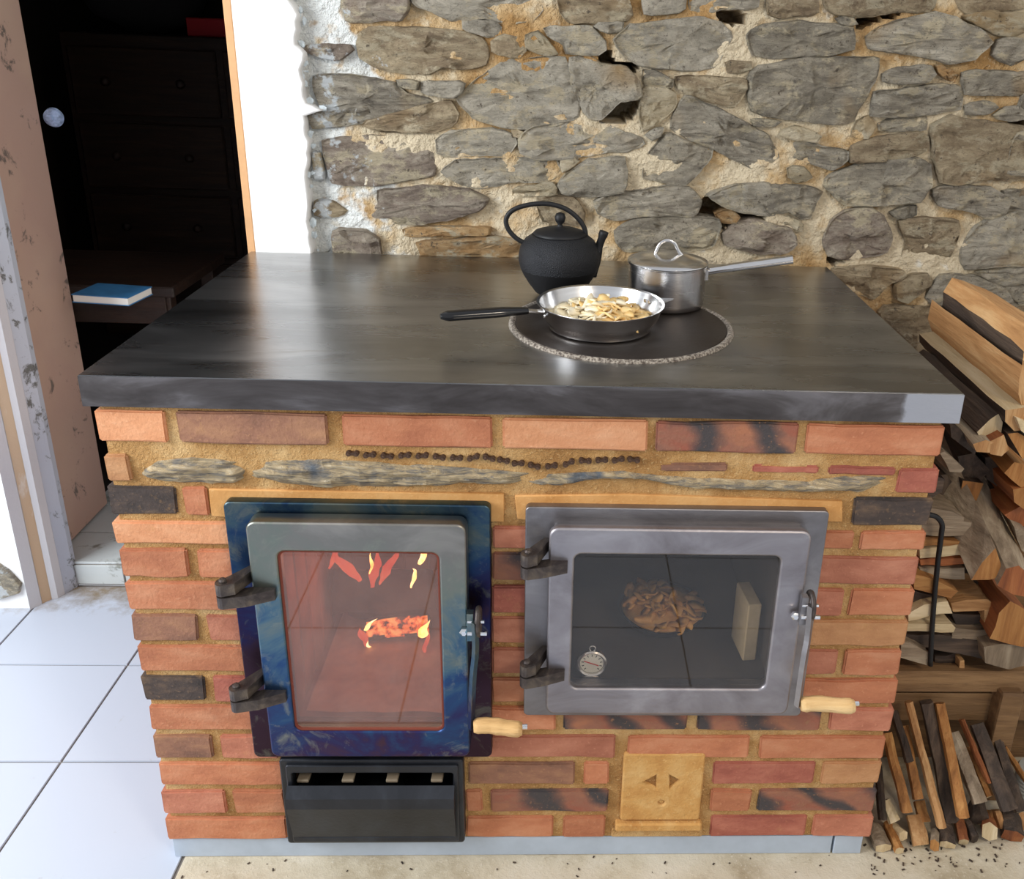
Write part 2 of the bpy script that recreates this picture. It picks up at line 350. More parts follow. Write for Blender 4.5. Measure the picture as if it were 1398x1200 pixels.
OLDTILE = worn_paint('dirty_old_tile', srgb(196, 202, 200), srgb(190, 196, 196), srgb(128, 130, 120), .56, .64, 9, (1, 1, 1), .4)
GROUT = plain('grey_grout', srgb(128, 122, 116), .9, .15, 40)
HEARTH = sandy('beige_concrete', srgb(160, 144, 116), srgb(196, 184, 160), srgb(208, 198, 178), 140, .0012, 6, .8)
PLINTH = plain('pale_blue_grey_board', srgb(176, 188, 202), .6, .10, 14, .0005)
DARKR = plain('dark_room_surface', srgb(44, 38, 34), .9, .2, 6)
SOOT = plain('sooty_firebrick', srgb(150, 108, 88), .95, .35, 9, .003)
OVINT = plain('sooty_oven_lining', srgb(62, 54, 48), .9, .3, 9, .002)
PALEB = plain('pale_oven_block', srgb(206, 186, 150), .9, .08, 60, .001)
CHAR = plain('charred_log', srgb(34, 26, 24), .95, .4, 30, .006)
ASH = plain('ash_bed', srgb(176, 150, 130), 1, .22, 30, .002)
def emis(name, stops, strength, sc=24):
    m = M(name, 1); n = m.noise(sc, 4, .6); c = m.ramp(n, stops); m.col((0.02, 0.01, 0.01, 1)); m.l(c, m.p.inputs['Emission Color']); m.p.inputs['Emission Strength'].default_value = strength; return m.m
FLAME = emis('flame', [(.35, (1, .30, .06, 1)), (.5, (1, .6, .18, 1)), (.65, (1, .9, .5, 1))], 4.0)
FLAMED = emis('dull_flame', [(.35, (.8, .06, .03, 1)), (.6, (1, .16, .07, 1)), (.75, (1, .40, .15, 1))], .9)
EMBER = emis('glowing_log_crust', [(.42, (.05, .01, .004, 1)), (.5, (.9, .16, .03, 1)), (.62, (1, .50, .16, 1))], 1.5, 70)
def glass_mat(name, tint, haze, hazec, boost):
    m = bpy.data.materials.new(name); m.use_nodes = True; nt = m.node_tree; nt.nodes.clear(); N = nt.nodes.new; L = nt.links.new
    out = N('ShaderNodeOutputMaterial'); t = N('ShaderNodeBsdfTransparent'); t.inputs[0].default_value = tint
    d = N('ShaderNodeBsdfDiffuse'); d.inputs[0].default_value = hazec; g = N('ShaderNodeBsdfGlossy'); g.inputs['Roughness'].default_value = .02; g.inputs[0].default_value = (1, 1, 1, 1)
    fr_ = N('ShaderNodeFresnel'); fr_.inputs[0].default_value = boost; ge = N('ShaderNodeNewGeometry'); iv = N('ShaderNodeMath'); iv.operation = 'SUBTRACT'; iv.inputs[0].default_value = 1; L(ge.outputs['Backfacing'], iv.inputs[1])
    f = N('ShaderNodeMath'); f.operation = 'MULTIPLY'; L(fr_.outputs[0], f.inputs[0]); L(iv.outputs[0], f.inputs[1])
    m1 = N('ShaderNodeMixShader'); nz = N('ShaderNodeTexNoise'); nz.inputs['Scale'].default_value = 5; nz.inputs['Detail'].default_value = 4
    mm = N('ShaderNodeMath'); mm.operation = 'MULTIPLY'; mm.inputs[1].default_value = haze*2; L(nz.outputs[0], mm.inputs[0]); L(mm.outputs[0], m1.inputs[0])
    L(t.outputs[0], m1.inputs[1]); L(d.outputs[0], m1.inputs[2]); m2 = N('ShaderNodeMixShader'); L(f.outputs[0], m2.inputs[0]); L(m1.outputs[0], m2.inputs[1]); L(g.outputs[0], m2.inputs[2]); L(m2.outputs[0], out.inputs[0]); return m
GLF = glass_mat('hazy_firebox_glass', (.92, .76, .70, 1), .17, srgb(190, 146, 126), 1.72)  # pinkish diffuse haze and a tint mixed into the pane
GLO = glass_mat('oven_glass', (.95, .92, .88, 1), .03, srgb(150, 140, 130), 1.62)

# ================================================================== SETTING
# ---- stone wall: mortar bed with real pits, each stone its own piece
YW = .770
c1 = lambda p: (400+p[0]*.29991, p[1]*.3); c2 = lambda p: (700+p[0]*.31674, p[1]*.31667)
c3 = lambda p: (1050+p[0]*.31665, p[1]*.31667); c4 = lambda p: (1050+p[0]*.24893, 340+p[1]*.24904)
idp = lambda p: p
STONES = [
 (c1, 'p', [(40,215),(130,205),(265,212),(275,225),(215,270),(130,262),(60,235)]),
 (c1, 'p', [(225,-40),(520,-40),(525,40),(490,90),(400,85),(300,100),(230,95),(215,30)]),
 (c1, 'g', [(535,-40),(1090,-40),(1140,45),(1095,90),(1000,110),(860,90),(720,90),(600,35),(540,15)]),
 (c1, 'b', [(300,150),(345,125),(620,130),(760,150),(860,170),(890,250),(880,295),(780,315),(680,300),(620,335),(500,330),(440,320),(360,300),(300,260),(290,200)]),
 (c1, 'g', [(770,100),(900,95),(950,120),(945,160),(880,165),(770,130)]),
 (c1, 'b', [(900,190),(960,160),(1050,180),(1060,230),(1030,265),(900,235)]),
 (c1, 's', [(90,345),(250,345),(460,380),(520,430),(640,465),(560,490),(420,525),(300,555),(230,570),(85,585),(60,520),(140,500),(105,440)]),
 (c1, 'd', [(465,365),(580,370),(570,410),(480,385)]),
 (c1, 'g', [(590,375),(785,375),(775,420),(730,445),(585,425)]),
 (c1, 'b', [(310,565),(530,500),(650,475),(720,460),(755,520),(745,560),(640,600),(460,600),(380,590)]),
 (idp, 'g', [(623,135),(652,108),(690,82),(740,80),(772,78),(780,110),(792,145),(790,160),(760,172),(715,176),(680,172),(645,160)]),
 (c2, 'g', [(245,250),(330,245),(380,280),(490,290),(545,350),(560,420),(460,435),(380,515),(325,510),(290,450),(258,380)]),
 (c1, 'p', [(130,640),(330,625),(520,625),(630,640),(645,720),(640,800),(540,815),(380,845),(180,835),(150,740)]),
 (c1, 'g', [(650,640),(720,600),(900,590),(1010,620),(1020,650),(970,710),(850,705),(690,715),(655,700)]),
 (idp, 'g', [(602,235),(620,221),(700,218),(740,214),(762,220),(765,238),(745,247),(700,248),(655,257),(630,252)]),
 (c2, 'g', [(25,600),(60,560),(200,535),(400,540),(440,560),(560,600),(575,620),(500,655),(430,650),(300,670),(230,690),(100,680),(30,660)]),
 (c2, 'c', [(-5,560),(50,570),(30,595),(0,590)]),
 (c1, 'p', [(380,870),(640,850),(800,870),(895,910),(860,950),(700,1000),(560,1020),(470,1020),(430,990),(330,990),(390,930)]),
 (c1, 'b', [(100,915),(180,920),(245,965),(200,985),(95,985)]),
 (c1, 'p', [(180,1050),(330,1050),(390,1090),(400,1200),(190,1200)]),
 (c1, 'o', [(490,1050),(700,1035),(900,1040),(900,1062),(700,1068),(500,1075)]),
 (c1, 'o', [(560,1110),(900,1080),(1040,1095),(1045,1200),(600,1200)]),
 (c2, 'c', [(0,820),(170,790),(190,810),(180,840),(60,845),(0,850)]),
 (c2, 'b', [(100,855),(260,850),(310,920),(300,970),(230,965),(130,950)]),
 (c1, 'c', [(97,690),(125,700),(145,820),(97,820)]),
 (c2, 'b', [(195,-40),(480,-40),(520,60),(500,85),(420,100),(330,95),(240,95),(205,50)]),
 (c2, 'g', [(345,105),(480,98),(475,130),(430,138),(380,130)]),
 (c2, 'g', [(130,120),(340,115),(395,180),(405,215),(370,235),(230,230),(220,185),(150,150)]),
 (c2, 'c', [(60,150),(110,135),(200,235),(140,240),(60,205)]),
 (c2, 'g', [(430,170),(510,110),(640,95),(800,75),(900,100),(960,160),(920,215),(870,290),(780,305),(650,295),(560,285),(490,240)]),
 (c2, 'g', [(560,-40),(745,-40),(745,40),(660,60),(570,62)]),
 (c2, 's', [(760,-40),(1060,-40),(1060,30),(1000,35),(900,38),(830,55),(765,45)]),
 (c2, 'd', [(565,300),(600,300),(690,350),(690,372),(570,370)]),
 (c2, 'b', [(700,330),(850,335),(1010,345),(1000,410),(960,460),(860,440),(720,380)]),
 (c2, 'c', [(565,380),(640,375),(705,400),(710,450),(650,510),(560,565),(550,480)]),
 (c2, 'g', [(570,585),(650,550),(640,590),(600,605)]),
 (c2, 's', [(745,415),(880,470),(1000,530),(1105,590),(1150,680),(1080,740),(960,690),(870,640),(790,615),(685,555),(700,490)]),
 (c2, 'd', [(660,570),(780,625),(865,650),(840,700),(750,800),(650,780),(560,770),(580,680),(640,600)]),
 (c2, 'g', [(190,800),(230,750),(330,690),(480,680),(495,740),(480,830),(330,845),(210,840)]),
 (c2, 'c', [(205,690),(270,680),(295,690),(260,720),(215,740)]),
 (c2, 's', [(350,870),(420,845),(700,800),(760,815),(820,870),(790,935),(700,930),(560,930),(440,950),(370,920)]),
 (c2, 'd', [(440,1000),(520,950),(650,935),(890,950),(900,975),(870,1060),(800,1085),(480,1085),(450,1050)]),
 (c2, 'g', [(840,840),(960,800),(1105,790),(1160,850),(1130,930),(1000,915),(900,885)]),
 (c2, 'o', [(875,925),(940,912),(985,935),(960,962),(890,955)]),
 (c2, 'p', [(905,1010),(950,965),(1050,950),(1200,990),(1230,1050),(1180,1090),(1060,1095),(920,1060)]),
 (c2, 'b', [(920,265),(1030,270),(1035,300),(930,315)]),
 (c3, 'd', [(-95,150),(-50,125),(0,105),(120,95),(290,110),(370,120),(375,210),(230,240),(0,245),(-70,235)]),
 (c2, 'd', [(1030,515),(1105,520),(1160,530),(1105,545),(1040,540)]),
 (c3, 'b', [(0,-40),(210,-40),(220,50),(170,70),(100,60),(50,80),(0,60)]),
 (c3, 'b', [(230,-40),(730,-40),(720,30),(700,50),(560,45),(450,68),(370,68),(290,62),(250,40)]),
 (c3, 'd', [(290,75),(340,72),(390,100),(350,112),(310,100)]),
 (c3, 's', [(430,160),(480,120),(600,80),(720,55),(800,80),(850,110),(900,130),(960,180),(880,250),(780,275),(700,250),(600,230),(440,210)]),
 (c3, 'c', [(830,68),(950,50),(1099,60),(1150,110),(1050,160),(1000,150),(900,105)]),
 (c3, 's', [(985,175),(1060,165),(1160,190),(1110,250),(1050,280),(965,235)]),
 (c3, 'b', [(790,-40),(1150,-40),(1150,30),(1000,40),(850,55),(830,30)]),
 (c3, 'd', [(0,290),(60,270),(150,255),(480,250),(475,320),(430,410),(385,480),(375,525),(280,535),(120,515),(0,500),(-70,480),(-90,400),(-80,310),(-40,285)]),
 (c3, 's', [(490,320),(560,295),(700,285),(725,320),(690,350),(580,360),(500,350)]),
 (c3, 's', [(460,400),(600,385),(760,365),(840,380),(835,470),(700,490),(560,500),(440,500),(450,450)]),
 (c3, 'o', [(720,275),(820,325),(800,355),(735,310)]),
 (c3, 'd', [(835,315),(900,305),(1150,320),(1150,400),(1030,410),(850,405)]),
 (c3, 's', [(850,455),(930,440),(1000,460),(960,490),(860,495)]),
 (c3, 's', [(970,500),(1030,465),(1150,455),(1150,510),(1040,520)]),
 (c3, 'd', [(470,530),(600,505),(690,505),(685,560),(590,560),(480,560)]),
 (c3, 'b', [(360,630),(450,600),(640,570),(690,590),(685,650),(560,690),(420,695),(350,700)]),
 (c3, 's', [(110,620),(160,600),(230,640),(350,650),(340,690),(280,735),(180,700),(105,680)]),
 (c3, 'b', [(700,540),(790,500),(870,520),(1040,540),(1150,560),(1150,770),(1060,780),(940,770),(800,795),(740,785),(715,680)]),
 (c3, 'd', [(240,800),(270,760),(400,705),(640,685),(700,710),(700,800),(650,870),(450,880),(330,885)]),
 (c3, 'd', [(0,800),(140,800),(235,830),(200,870),(180,940),(140,945),(90,910),(0,920),(-30,860)]),
 (c3, 's', [(700,820),(800,800),(960,810),(1040,870),(1020,920),(960,945),(880,910),(740,890)]),
 (c3, 'b', [(1050,860),(1150,800),(1150,890),(1060,885)]),
 (c3, 'd', [(520,915),(640,885),(640,930),(560,940)]),
 (c3, 'p', [(270,960),(330,910),(440,895),(490,930),(530,1030),(510,1090),(350,1120),(260,1110),(240,1040)]),
 (c3, 'b', [(560,960),(600,945),(820,950),(830,990),(800,1080),(790,1120),(680,1140),(570,1130),(600,1040)]),
 (c3, 'g', [(900,980),(960,945),(1060,915),(1150,930),(1150,1140),(960,1150),(850,1165),(830,1080)]),
 (c3, 'c', [(380,520),(430,500),(460,545),(430,600),(360,590)]),
 (c3, 'c', [(80,720),(150,725),(190,770),(120,785),(85,765)]),
 (c3, 'c', [(0,930),(90,935),(150,970),(140,1000),(20,985)]),
 (c3, 'c', [(40,580),(110,545),(230,590),(210,615),(120,600)]),
 (c4, 'b', [(340,110),(560,100),(740,120),(760,150),(650,200),(580,280),(480,240),(400,180)]),
 (c4, 'b', [(700,200),(770,152),(870,133),(900,170),(840,240),(760,290),(700,275)]),
 (c4, 's', [(890,210),(945,145),(1120,150),(1290,215),(1340,285),(1250,330),(1100,310),(900,310),(860,265)]),
 (c4, 'b', [(600,350),(640,315),(900,320),(990,360),(975,450),(900,570),(820,565),(740,490)]),
 (c4, 'd', [(970,500),(985,400),(1060,330),(1340,330),(1300,400),(1180,460),(1110,570),(990,580)]),
 (c4, 'g', [(1140,130),(1450,110),(1450,290),(1370,300),(1300,205)]),
 (c4, 'c', [(880,600),(1040,585),(1100,610),(1080,650),(960,650)]),
 (c4, 'b', [(1350,330),(1460,310),(1460,430),(1300,430),(1345,380)]),
]
PITS = [(c2, [(878,60),(900,42),(960,38),(1000,60),(995,90),(950,108),(900,95)]), (c2, [(385,520),(455,438),(552,440),(530,500),(470,528)]),
 (c2, [(795,935),(820,850),(860,855),(930,905),(1095,938),(1085,948),(990,945),(900,985),(880,950)]), (c2, [(368,262),(408,205),(425,262),(540,285),(520,300)]),
 (c3, [(385,130),(375,80),(450,72),(570,45),(560,62),(460,90)]), (c3, [(1030,520),(1120,515),(1120,545),(1080,545)]), (c4, [(328,58),(420,62),(338,88)]),
 (c4, [(955,320),(1045,310),(985,350)]), (c4, [(940,560),(972,490),(985,400),(1000,400),(985,500),(960,590)]), (c4, [(1040,582),(1105,575),(1100,600)]), (c3, [(1020,900),(1060,885),(1120,900),(1040,920)])]
def inpoly(x, z, poly):
    c = False; n = len(poly); j = n-1
    for i in range(n):
        if (poly[i][1] > z) != (poly[j][1] > z) and x < (poly[j][0]-poly[i][0])*(z-poly[i][1])/(poly[j][1]-poly[i][1])+poly[i][0]: c = not c
        j = i
    return c
pitp = []
for f, pl in PITS: pitp.append([(v.x, v.z) for v in (at(*f(p), 1, YW+.0) for p in pl)])
stp = []
for f, k, pl in STONES: stp.append((k, [(v.x, v.z) for v in (at(*f(p), 1, YW-.012) for p in pl)]))
# masonry outside the frame goes on above and to the right in the same manner
rr = random.Random(5)
z = 1.515
while z < 2.35:
    h = rr.uniform(.06, .11); x = -.50+rr.uniform(0, .08)
    while x < 1.5:
        l = rr.uniform(.12, .26); a = rr.uniform(.004, .012)
        stp.append((rr.choice('gbdspb'), [(x, z+a), (x+l*.5, z+rr.uniform(-.006, .006)), (x+l, z+a), (x+l+.004, z+h*.5), (x+l-.012, z+h-a), (x+l*.5, z+h-rr.uniform(0, .01)), (x+.012, z+h-a), (x-.004, z+h*.5)]))
        x += l+.018
    z += h+.016
for zz, hh in ((1.40, .10), (1.28, .10), (1.15, .11), (1.03, .10), (.90, .11), (.77, .10)):
    x = 1.02
    while x < 1.45:
        l = rr.uniform(.12, .2); stp.append((rr.choice('gbdspb'), [(x, zz), (x+l*.5, zz-.005), (x+l, zz+.004), (x+l, zz+hh-.012), (x+l*.4, zz+hh-.018), (x+.005, zz+hh-.02)])); x += l+.016
wall = None
def mortar_wall():
    bm = bmesh.new(); st = .0075; x0, x1, z0, z1 = -.60, 1.5, .55, 2.4; nx = int((x1-x0)/st); nz = int((z1-z0)/st)
    bb = [(min(a for a, _ in p), max(a for a, _ in p), min(b for _, b in p), max(b for _, b in p), p) for p in pitp]
    vs = []
    for j in range(nz+1):
        row = []
        for i in range(nx+1):
            X = x0+i*st; Z = z0+j*st
            y = YW+.010*noise.noise(Vector((X*7, 3, Z*9)))+.006*noise.noise(Vector((X*30, 9, Z*30)))+.003*noise.noise(Vector((X*90, 9, Z*90)))
            for a, b, c_, d, p in bb:
                if a-.01 < X < b+.01 and c_-.01 < Z < d+.01 and inpoly(X, Z, p): y += .128
            row.append(bm.verts.new((X, y, Z)))
        vs.append(row)
    for j in range(nz):
        for i in range(nx): bm.faces.new((vs[j][i], vs[j][i+1], vs[j+1][i+1], vs[j+1][i]))
    box(bm, x0, x1, YW+.14, YW+.45, 0, 2.4); box(bm, x0, x1, YW, YW+.14, 0, z0)
    return fin('wall_back', bm, WALLM, smooth=False, center=False)
wall = mortar_wall(); tag(wall, 'back wall of grey and brown rubble stones in ochre mortar', kind='structure')
def resample(poly, st, jit, rnd):
    out = []; n = len(poly)
    for i in range(n):
        a = Vector((*poly[i], 0)); b = Vector((*poly[(i+1) % n], 0)); k = max(1, int((b-a).length/st))
        for j in range(k):
            p = a.lerp(b, j/k); out.append((p.x+rnd.uniform(-jit, jit), p.y+rnd.uniform(-jit, jit)))
    m = len(out); o2 = [((out[i-1][0]+6*out[i][0]+out[(i+1) % m][0])/8, (out[i-1][1]+6*out[i][1]+out[(i+1) % m][1])/8) for i in range(m)]
    ar = sum(o2[i-1][0]*o2[i][1]-o2[i][0]*o2[i-1][1] for i in range(m)); sg = 1 if ar > 0 else -1; res = []
    for i in range(m):          # grow outwards a few millimetres so the stones nearly meet
        dx = o2[(i+1) % m][0]-o2[i-1][0]; dz = o2[(i+1) % m][1]-o2[i-1][1]; l = math.hypot(dx, dz) or 1
        g_ = .0038+.002*noise.noise(Vector((o2[i][0]*60, 0, o2[i][1]*60))); res.append((o2[i][0]+sg*dz/l*g_, o2[i][1]-sg*dx/l*g_))
    return res
def stone(poly, k, idx):
    rnd = random.Random(idx); o = resample(poly, .012, .0016, rnd); n = len(o)
    cx = sum(p[0] for p in o)/n; cz = sum(p[1] for p in o)/n; tx = rnd.uniform(-.08, .08); tz = rnd.uniform(-.06, .14)
    pr = rnd.uniform(.007, .018); bm = bmesh.new(); rings = []
    for s, d in ((1.0, -.035), (1.0, pr*.12), (.985, pr*.7), (.95, pr*.95), (.85, pr*1.08), (.66, pr*1.12), (.44, pr*1.15), (.2, pr*1.15)):
        ring = []
        for x, z in o:
            X = cx+(x-cx)*s; Z = cz+(z-cz)*s
            nz_ = .008*noise.noise(Vector((X*14+idx, 1, Z*24)))+.0045*noise.noise(Vector((X*40, idx, Z*80))) if d > 0 else 0
            # flat cleaved facets
            fac = .010*(noise.cell(Vector((X*16+idx*3, .5, Z*26)))-.5) if d > pr*.9 else 0
            ring.append(bm.verts.new((X, YW-.002-d-nz_-fac*.6-tx*(X-cx)*(d > 0)-tz*(Z-cz)*(d > 0), Z)))
        rings.append(ring)
    for a, b in zip(rings, rings[1:]):
        for i in range(n): bm.faces.new((a[i], a[(i+1) % n], b[(i+1) % n], b[i]))
    c = bm.verts.new((cx, YW-.002-pr*1.15, cz))
    for i in range(n): bm.faces.new((rings[-1][i], rings[-1][(i+1) % n], c))
    return fin('stone', bm, ST[k], wall)
for i, (k, pl) in enumerate(stp): stone(pl, k, i)

# ---- white plastered strip beside the doorway with broken edge
rnd = random.Random(3)
edge = [at(x, y, 1, .75) for x, y in ((397,0),(410,20),(405,60),(418,72),(412,95),(420,140),(443,150),(418,158),(424,200),(420,240),(424,280),(422,300),(428,345))]
pl = [(-.631, 0), (-.631, 2.4), (-.512, 2.4), (-.512, 1.6)]+[(v.x, v.z) for v in edge]+[(-.505, .8), (-.505, 0)]
def jag(pl):
    out = []
    for i in range(len(pl)):
        a = pl[i]; b = pl[(i+1) % len(pl)]; out.append(a)
        if i >= 2 and i < len(pl)-1:
            k = max(1, int(math.hypot(a[0]-b[0], a[1]-b[1])/.012))
            for j in range(1, k): t = j/k; out.append((a[0]+(b[0]-a[0])*t+rnd.uniform(-.003, .003), a[1]+(b[1]-a[1])*t))
    return out
p1 = plate('trim_1', jag(pl), [], .735, .80, PLASTER, bev=.004); tag(p1, 'bright white plastered edge of the stone wall beside the doorway', kind='structure')
bm = bmesh.new(); box(bm, -.63, -.58, .76, 1.20, 0, 2.4); tag(fin('trim_2', bm, PLASTER), kind='structure')
t3 = bbox_obj('trim_3', -.648, -.631, .738, .80, 0, 2.4, TRIMW, bev=.002); tag(t3, 'bare pine strip lining the doorway edge', kind='structure')
lumps = bmesh.new()
for k in range(30):            # pale broken mortar crumbs along the plaster edge
    zz = rnd.uniform(.93, 1.46); e = min(edge, key=lambda v: abs(v.z-zz)); r = rnd.uniform(.003, .007)
    mt = Matrix.Translation((e.x+rnd.uniform(-.004, .014), .752, zz)) @ Matrix.Diagonal((r*rnd.uniform(.7, 1.6), r*.5, r*rnd.uniform(.6, 1.8), 1))
    bmesh.ops.create_icosphere(lumps, subdivisions=1, radius=1, matrix=mt)
for v in lumps.verts: v.co += Vector([rnd.uniform(-.002, .002) for _ in range(3)])
o = fin('plaster_crumbs', lumps, plain('blue_white_crumbs', srgb(206, 216, 220), .95), t3); o['kind'] = 'stuff'; o.parent = p1; o.location = o.location-p1.location

# ---- left jamb (splayed, in layers), left wall
def prism(name, plan, z0, z1, mat, parent=None):
    bm = bmesh.new(); a = [bm.verts.new((x, y, z0)) for x, y in plan]; b = [bm.verts.new((x, y, z1)) for x, y in plan]; n = len(plan)
    bm.faces.new(a); bm.faces.new(b)
    for i in range(n): bm.faces.new((a[i], a[(i+1) % n], b[(i+1) % n], b[i]))
    return fin(name, bm, mat, parent)
wr_ = bbox_obj('light_block_wall', 1.50, 1.62, -4.2, .75, 0, 2.4, PLASTER, bev=0); tag(wr_, 'plain unseen wall added right of the wood store to block light', kind='structure')  # added unseen wall, keeps sky light off the wood store
wl = prism('wall_left', [(-3.2, .728), (-1.27, .728), (-1.27, .90), (-1.32, 1.2), (-3.2, 1.2)], 0, 2.4, PLASTER); tag(wl, 'white plastered wall left of the doorway', kind='structure')
jamb = empty('door_1', (-1.24, .77, 0)); tag(jamb, 'old painted jamb of the doorway', kind='structure')
for pn, plan, mt in (('jamb_board', [(-1.268, .722), (-1.252, .745), (-1.26, .80), (-1.275, .80)], JAMBW), ('jamb_board', [(-1.252, .748), (-1.237, .770), (-1.25, .82), (-1.262, .80)], JAMBT),
                     ('jamb_moulding', [(-1.238, .766), (-1.226, .772), (-1.218, .790), (-1.232, .82), (-1.25, .82)], JAMBW), ('jamb_board', [(-1.219, .792), (-1.203, .818), (-1.203, .835), (-1.27, .835), (-1.232, .82)], JAMBB)):
    keep(prism(pn, plan, 0, 2.4, mt), jamb)
for (px, py) in ((52, 727), (20, 715)):
    v = at(px, py, 0, -1.25); bm = bmesh.new(); bmesh.ops.create_uvsphere(bm, u_segments=10, v_segments=6, radius=.006, matrix=Matrix.Translation((-1.247, v.y if .7 < v.y < .8 else .752, v.z)))
    if px > 30: keep(fin('strike_hole', bm, IRON), jamb)
frag = plate('trim_4', [(-1.34, .03), (-1.285, .05), (-1.276, .075), (-1.30, .115), (-1.345, .155), (-1.42, .17), (-1.42, .05)], [], .716, .730, ST['g'], bev=.003)
tag(frag, 'grey slate fragment showing through the white wall near the floor', kind='structure')
# ---- half-open door leaf with knob
leaf = empty('door_2', (-1.262, .98, .075)); tag(leaf, 'pinkish brown painted door leaf standing open', kind='structure')
keep(bbox_obj('door_panel', -1.29, -1.252, .845, 1.121, .078, 2.05, DOORP, bev=.003), leaf)
kb = bmesh.new(); lathe(kb, [(0, 0), (.010, 0), (.010, .012), (.026, .018), (.030, .030), (.026, .040), (.012, .046), (0, .047)], n=24)
o = fin('door_knob', kb, plain('blue_white_ceramic', srgb(150, 170, 205), .2, .45, 60)); o.rotation_euler = (-PI/2, 0, 0); v = at(79, 160, 1, 1.14); o.scale = (.8, .8, .8); o.location = (v.x-.006, 1.128, v.z); keep(o, leaf)
# ---- floors
fl = bmesh.new(); box(fl, -3.2, 1.499, -4.2, .835, -.05, -.004); fl = fin('floor', fl, GROUT, center=False); tag(fl, 'white tiled floor with thin grey joints', kind='structure')
tb = bmesh.new(); box(tb, -.5, .5, -.5, .5, -.003, 0); 
for v in tb.verts:
    if v.co.z >= 0: v.co.x *= .994; v.co.y *= .994
tme = bpy.data.meshes.new('tile'); tb.to_mesh(tme); tb.free(); tme.materials.append(TILE)
xs = [-.615+.325*k for k in range(-5, 7)]; ys = [.826, .516, .224]+[-.1-.325*k for k in range(0, 8)]
for a, b in zip(xs, xs[1:]):
    for c_, d in zip(ys, ys[1:]):
        if a > -.62 and c_ > -.42: continue
        o = bpy.data.objects.new('tile', tme); C.objects.link(o); o.parent = fl
        o.location = ((a+b)/2, (c_+d)/2, 0); o.scale = (b-a-.004, c_-d-.004, 1)
hb = bmesh.new(); n = 0
hb_o = bbox_obj('hearth', -.611, 1.499, -.423, .83, -.03, -.0005, HEARTH, bev=.001); tag(hb_o, 'beige concrete hearth strip in front of the stove', kind='structure')
deb = bmesh.new(); rd = random.Random(8)
for k in range(80):           # wood chips and bark crumbs swept on the hearth near the kindling
    x = .62+abs(rd.gauss(0, .18)); y = rd.uniform(-.045, .03); s = rd.uniform(.001, .0032)
    bmesh.ops.create_cube(deb, size=1, matrix=Matrix.Translation((x, y, s*.4)) @ Matrix.Rotation(rd.uniform(0, 3), 4, 'Z') @ Matrix.Diagonal((s*2.2, s, s*.6, 1)))
for k in range(26):
    x = rd.uniform(-.6, .6); s = rd.uniform(.001, .0025); bmesh.ops.create_cube(deb, size=1, matrix=Matrix.Translation((x, rd.uniform(-.045, -.004), s*.4)) @ Matrix.Rotation(rd.uniform(0, 3), 4, 'Z') @ Matrix.Diagonal((s*2.2, s, s*.6, 1)))
o = fin('wood_debris', deb, WM[('b', 0)]); tag(o, 'brown wood chips and bark crumbs scattered on the hearth by the kindling', 'debris', kind='stuff')
# ---- threshold with dirty old tiles
th = bbox_obj('threshold', -1.30, -.64, .830, 1.6, 0, .066, GROUT, bev=.002); tag(th, 'raised doorway threshold laid with dirty white tiles', kind='structure')
for a in range(3):
    for b in range(4):
        x0 = -1.30+.22*a; y0 = .828+.148*b
        keep(bbox_obj('tile', x0+.002, x0+.217, y0+.0015, y0+.145, .064, .071, OLDTILE, bev=.001), th)
for a in range(3): keep(bbox_obj('tile', -1.30+.22*a+.002, -1.30+.22*a+.217, .826, .832, .006, .062, OLDTILE, bev=.001), th)
# ---- dark room behind
dr = bmesh.new()
box(dr, -3.2, .6, 1.6, 3.3, 0, .066); box(dr, -3.2, .6, 3.3, 3.4, 0, 2.4); box(dr, -3.3, -3.2, 1.2, 3.4, 0, 2.4); box(dr, .5, .6, 1.22, 3.4, 0, 2.4); box(dr, -3.3, .6, .85, 3.4, 2.4, 2.5)
box(dr, -1.32, -.60, .80, 1.2, 2.06, 2.4); box(dr, -3.2, -1.30, 1.2, 3.3, 0, .066); box(dr, -.64, .6, 1.2, 1.6, 0, .066)
dr.free()
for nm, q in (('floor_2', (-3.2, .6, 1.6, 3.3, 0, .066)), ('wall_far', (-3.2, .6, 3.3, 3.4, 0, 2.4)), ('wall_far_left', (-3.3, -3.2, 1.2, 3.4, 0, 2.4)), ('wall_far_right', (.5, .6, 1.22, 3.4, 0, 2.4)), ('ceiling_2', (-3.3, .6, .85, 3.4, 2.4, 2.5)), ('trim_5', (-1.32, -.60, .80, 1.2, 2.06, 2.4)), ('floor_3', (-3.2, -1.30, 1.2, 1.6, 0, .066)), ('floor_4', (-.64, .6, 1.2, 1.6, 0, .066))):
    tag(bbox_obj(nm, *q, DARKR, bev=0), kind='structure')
TZ = .70
tb_ = empty('low_table', (-1.15, 1.4, .066)); tag(tb_, 'dark brown wooden table just inside the dark room', 'table')
bt = at(142, 417, 2, TZ); xr = at(226, 398, 2, TZ)
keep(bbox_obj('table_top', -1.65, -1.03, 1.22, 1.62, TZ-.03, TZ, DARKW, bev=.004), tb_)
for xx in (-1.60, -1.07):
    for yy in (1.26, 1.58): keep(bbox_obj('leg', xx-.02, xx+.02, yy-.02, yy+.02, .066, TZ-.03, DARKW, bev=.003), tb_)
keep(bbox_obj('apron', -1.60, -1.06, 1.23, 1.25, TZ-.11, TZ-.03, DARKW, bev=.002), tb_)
bk = empty('book', (-1.14, 1.27, TZ)); tag(bk, 'blue covered book with white page edges lying on the dark table', 'book')
q1 = at(176, 418, 2, TZ+.001); q2 = at(209, 402, 2, TZ+.001); e_ = q2-q1; bl = min(.24, e_.length); bk.location = q1; bk.rotation_euler = (0, 0, math.atan2(-e_.x, e_.y)+.0)
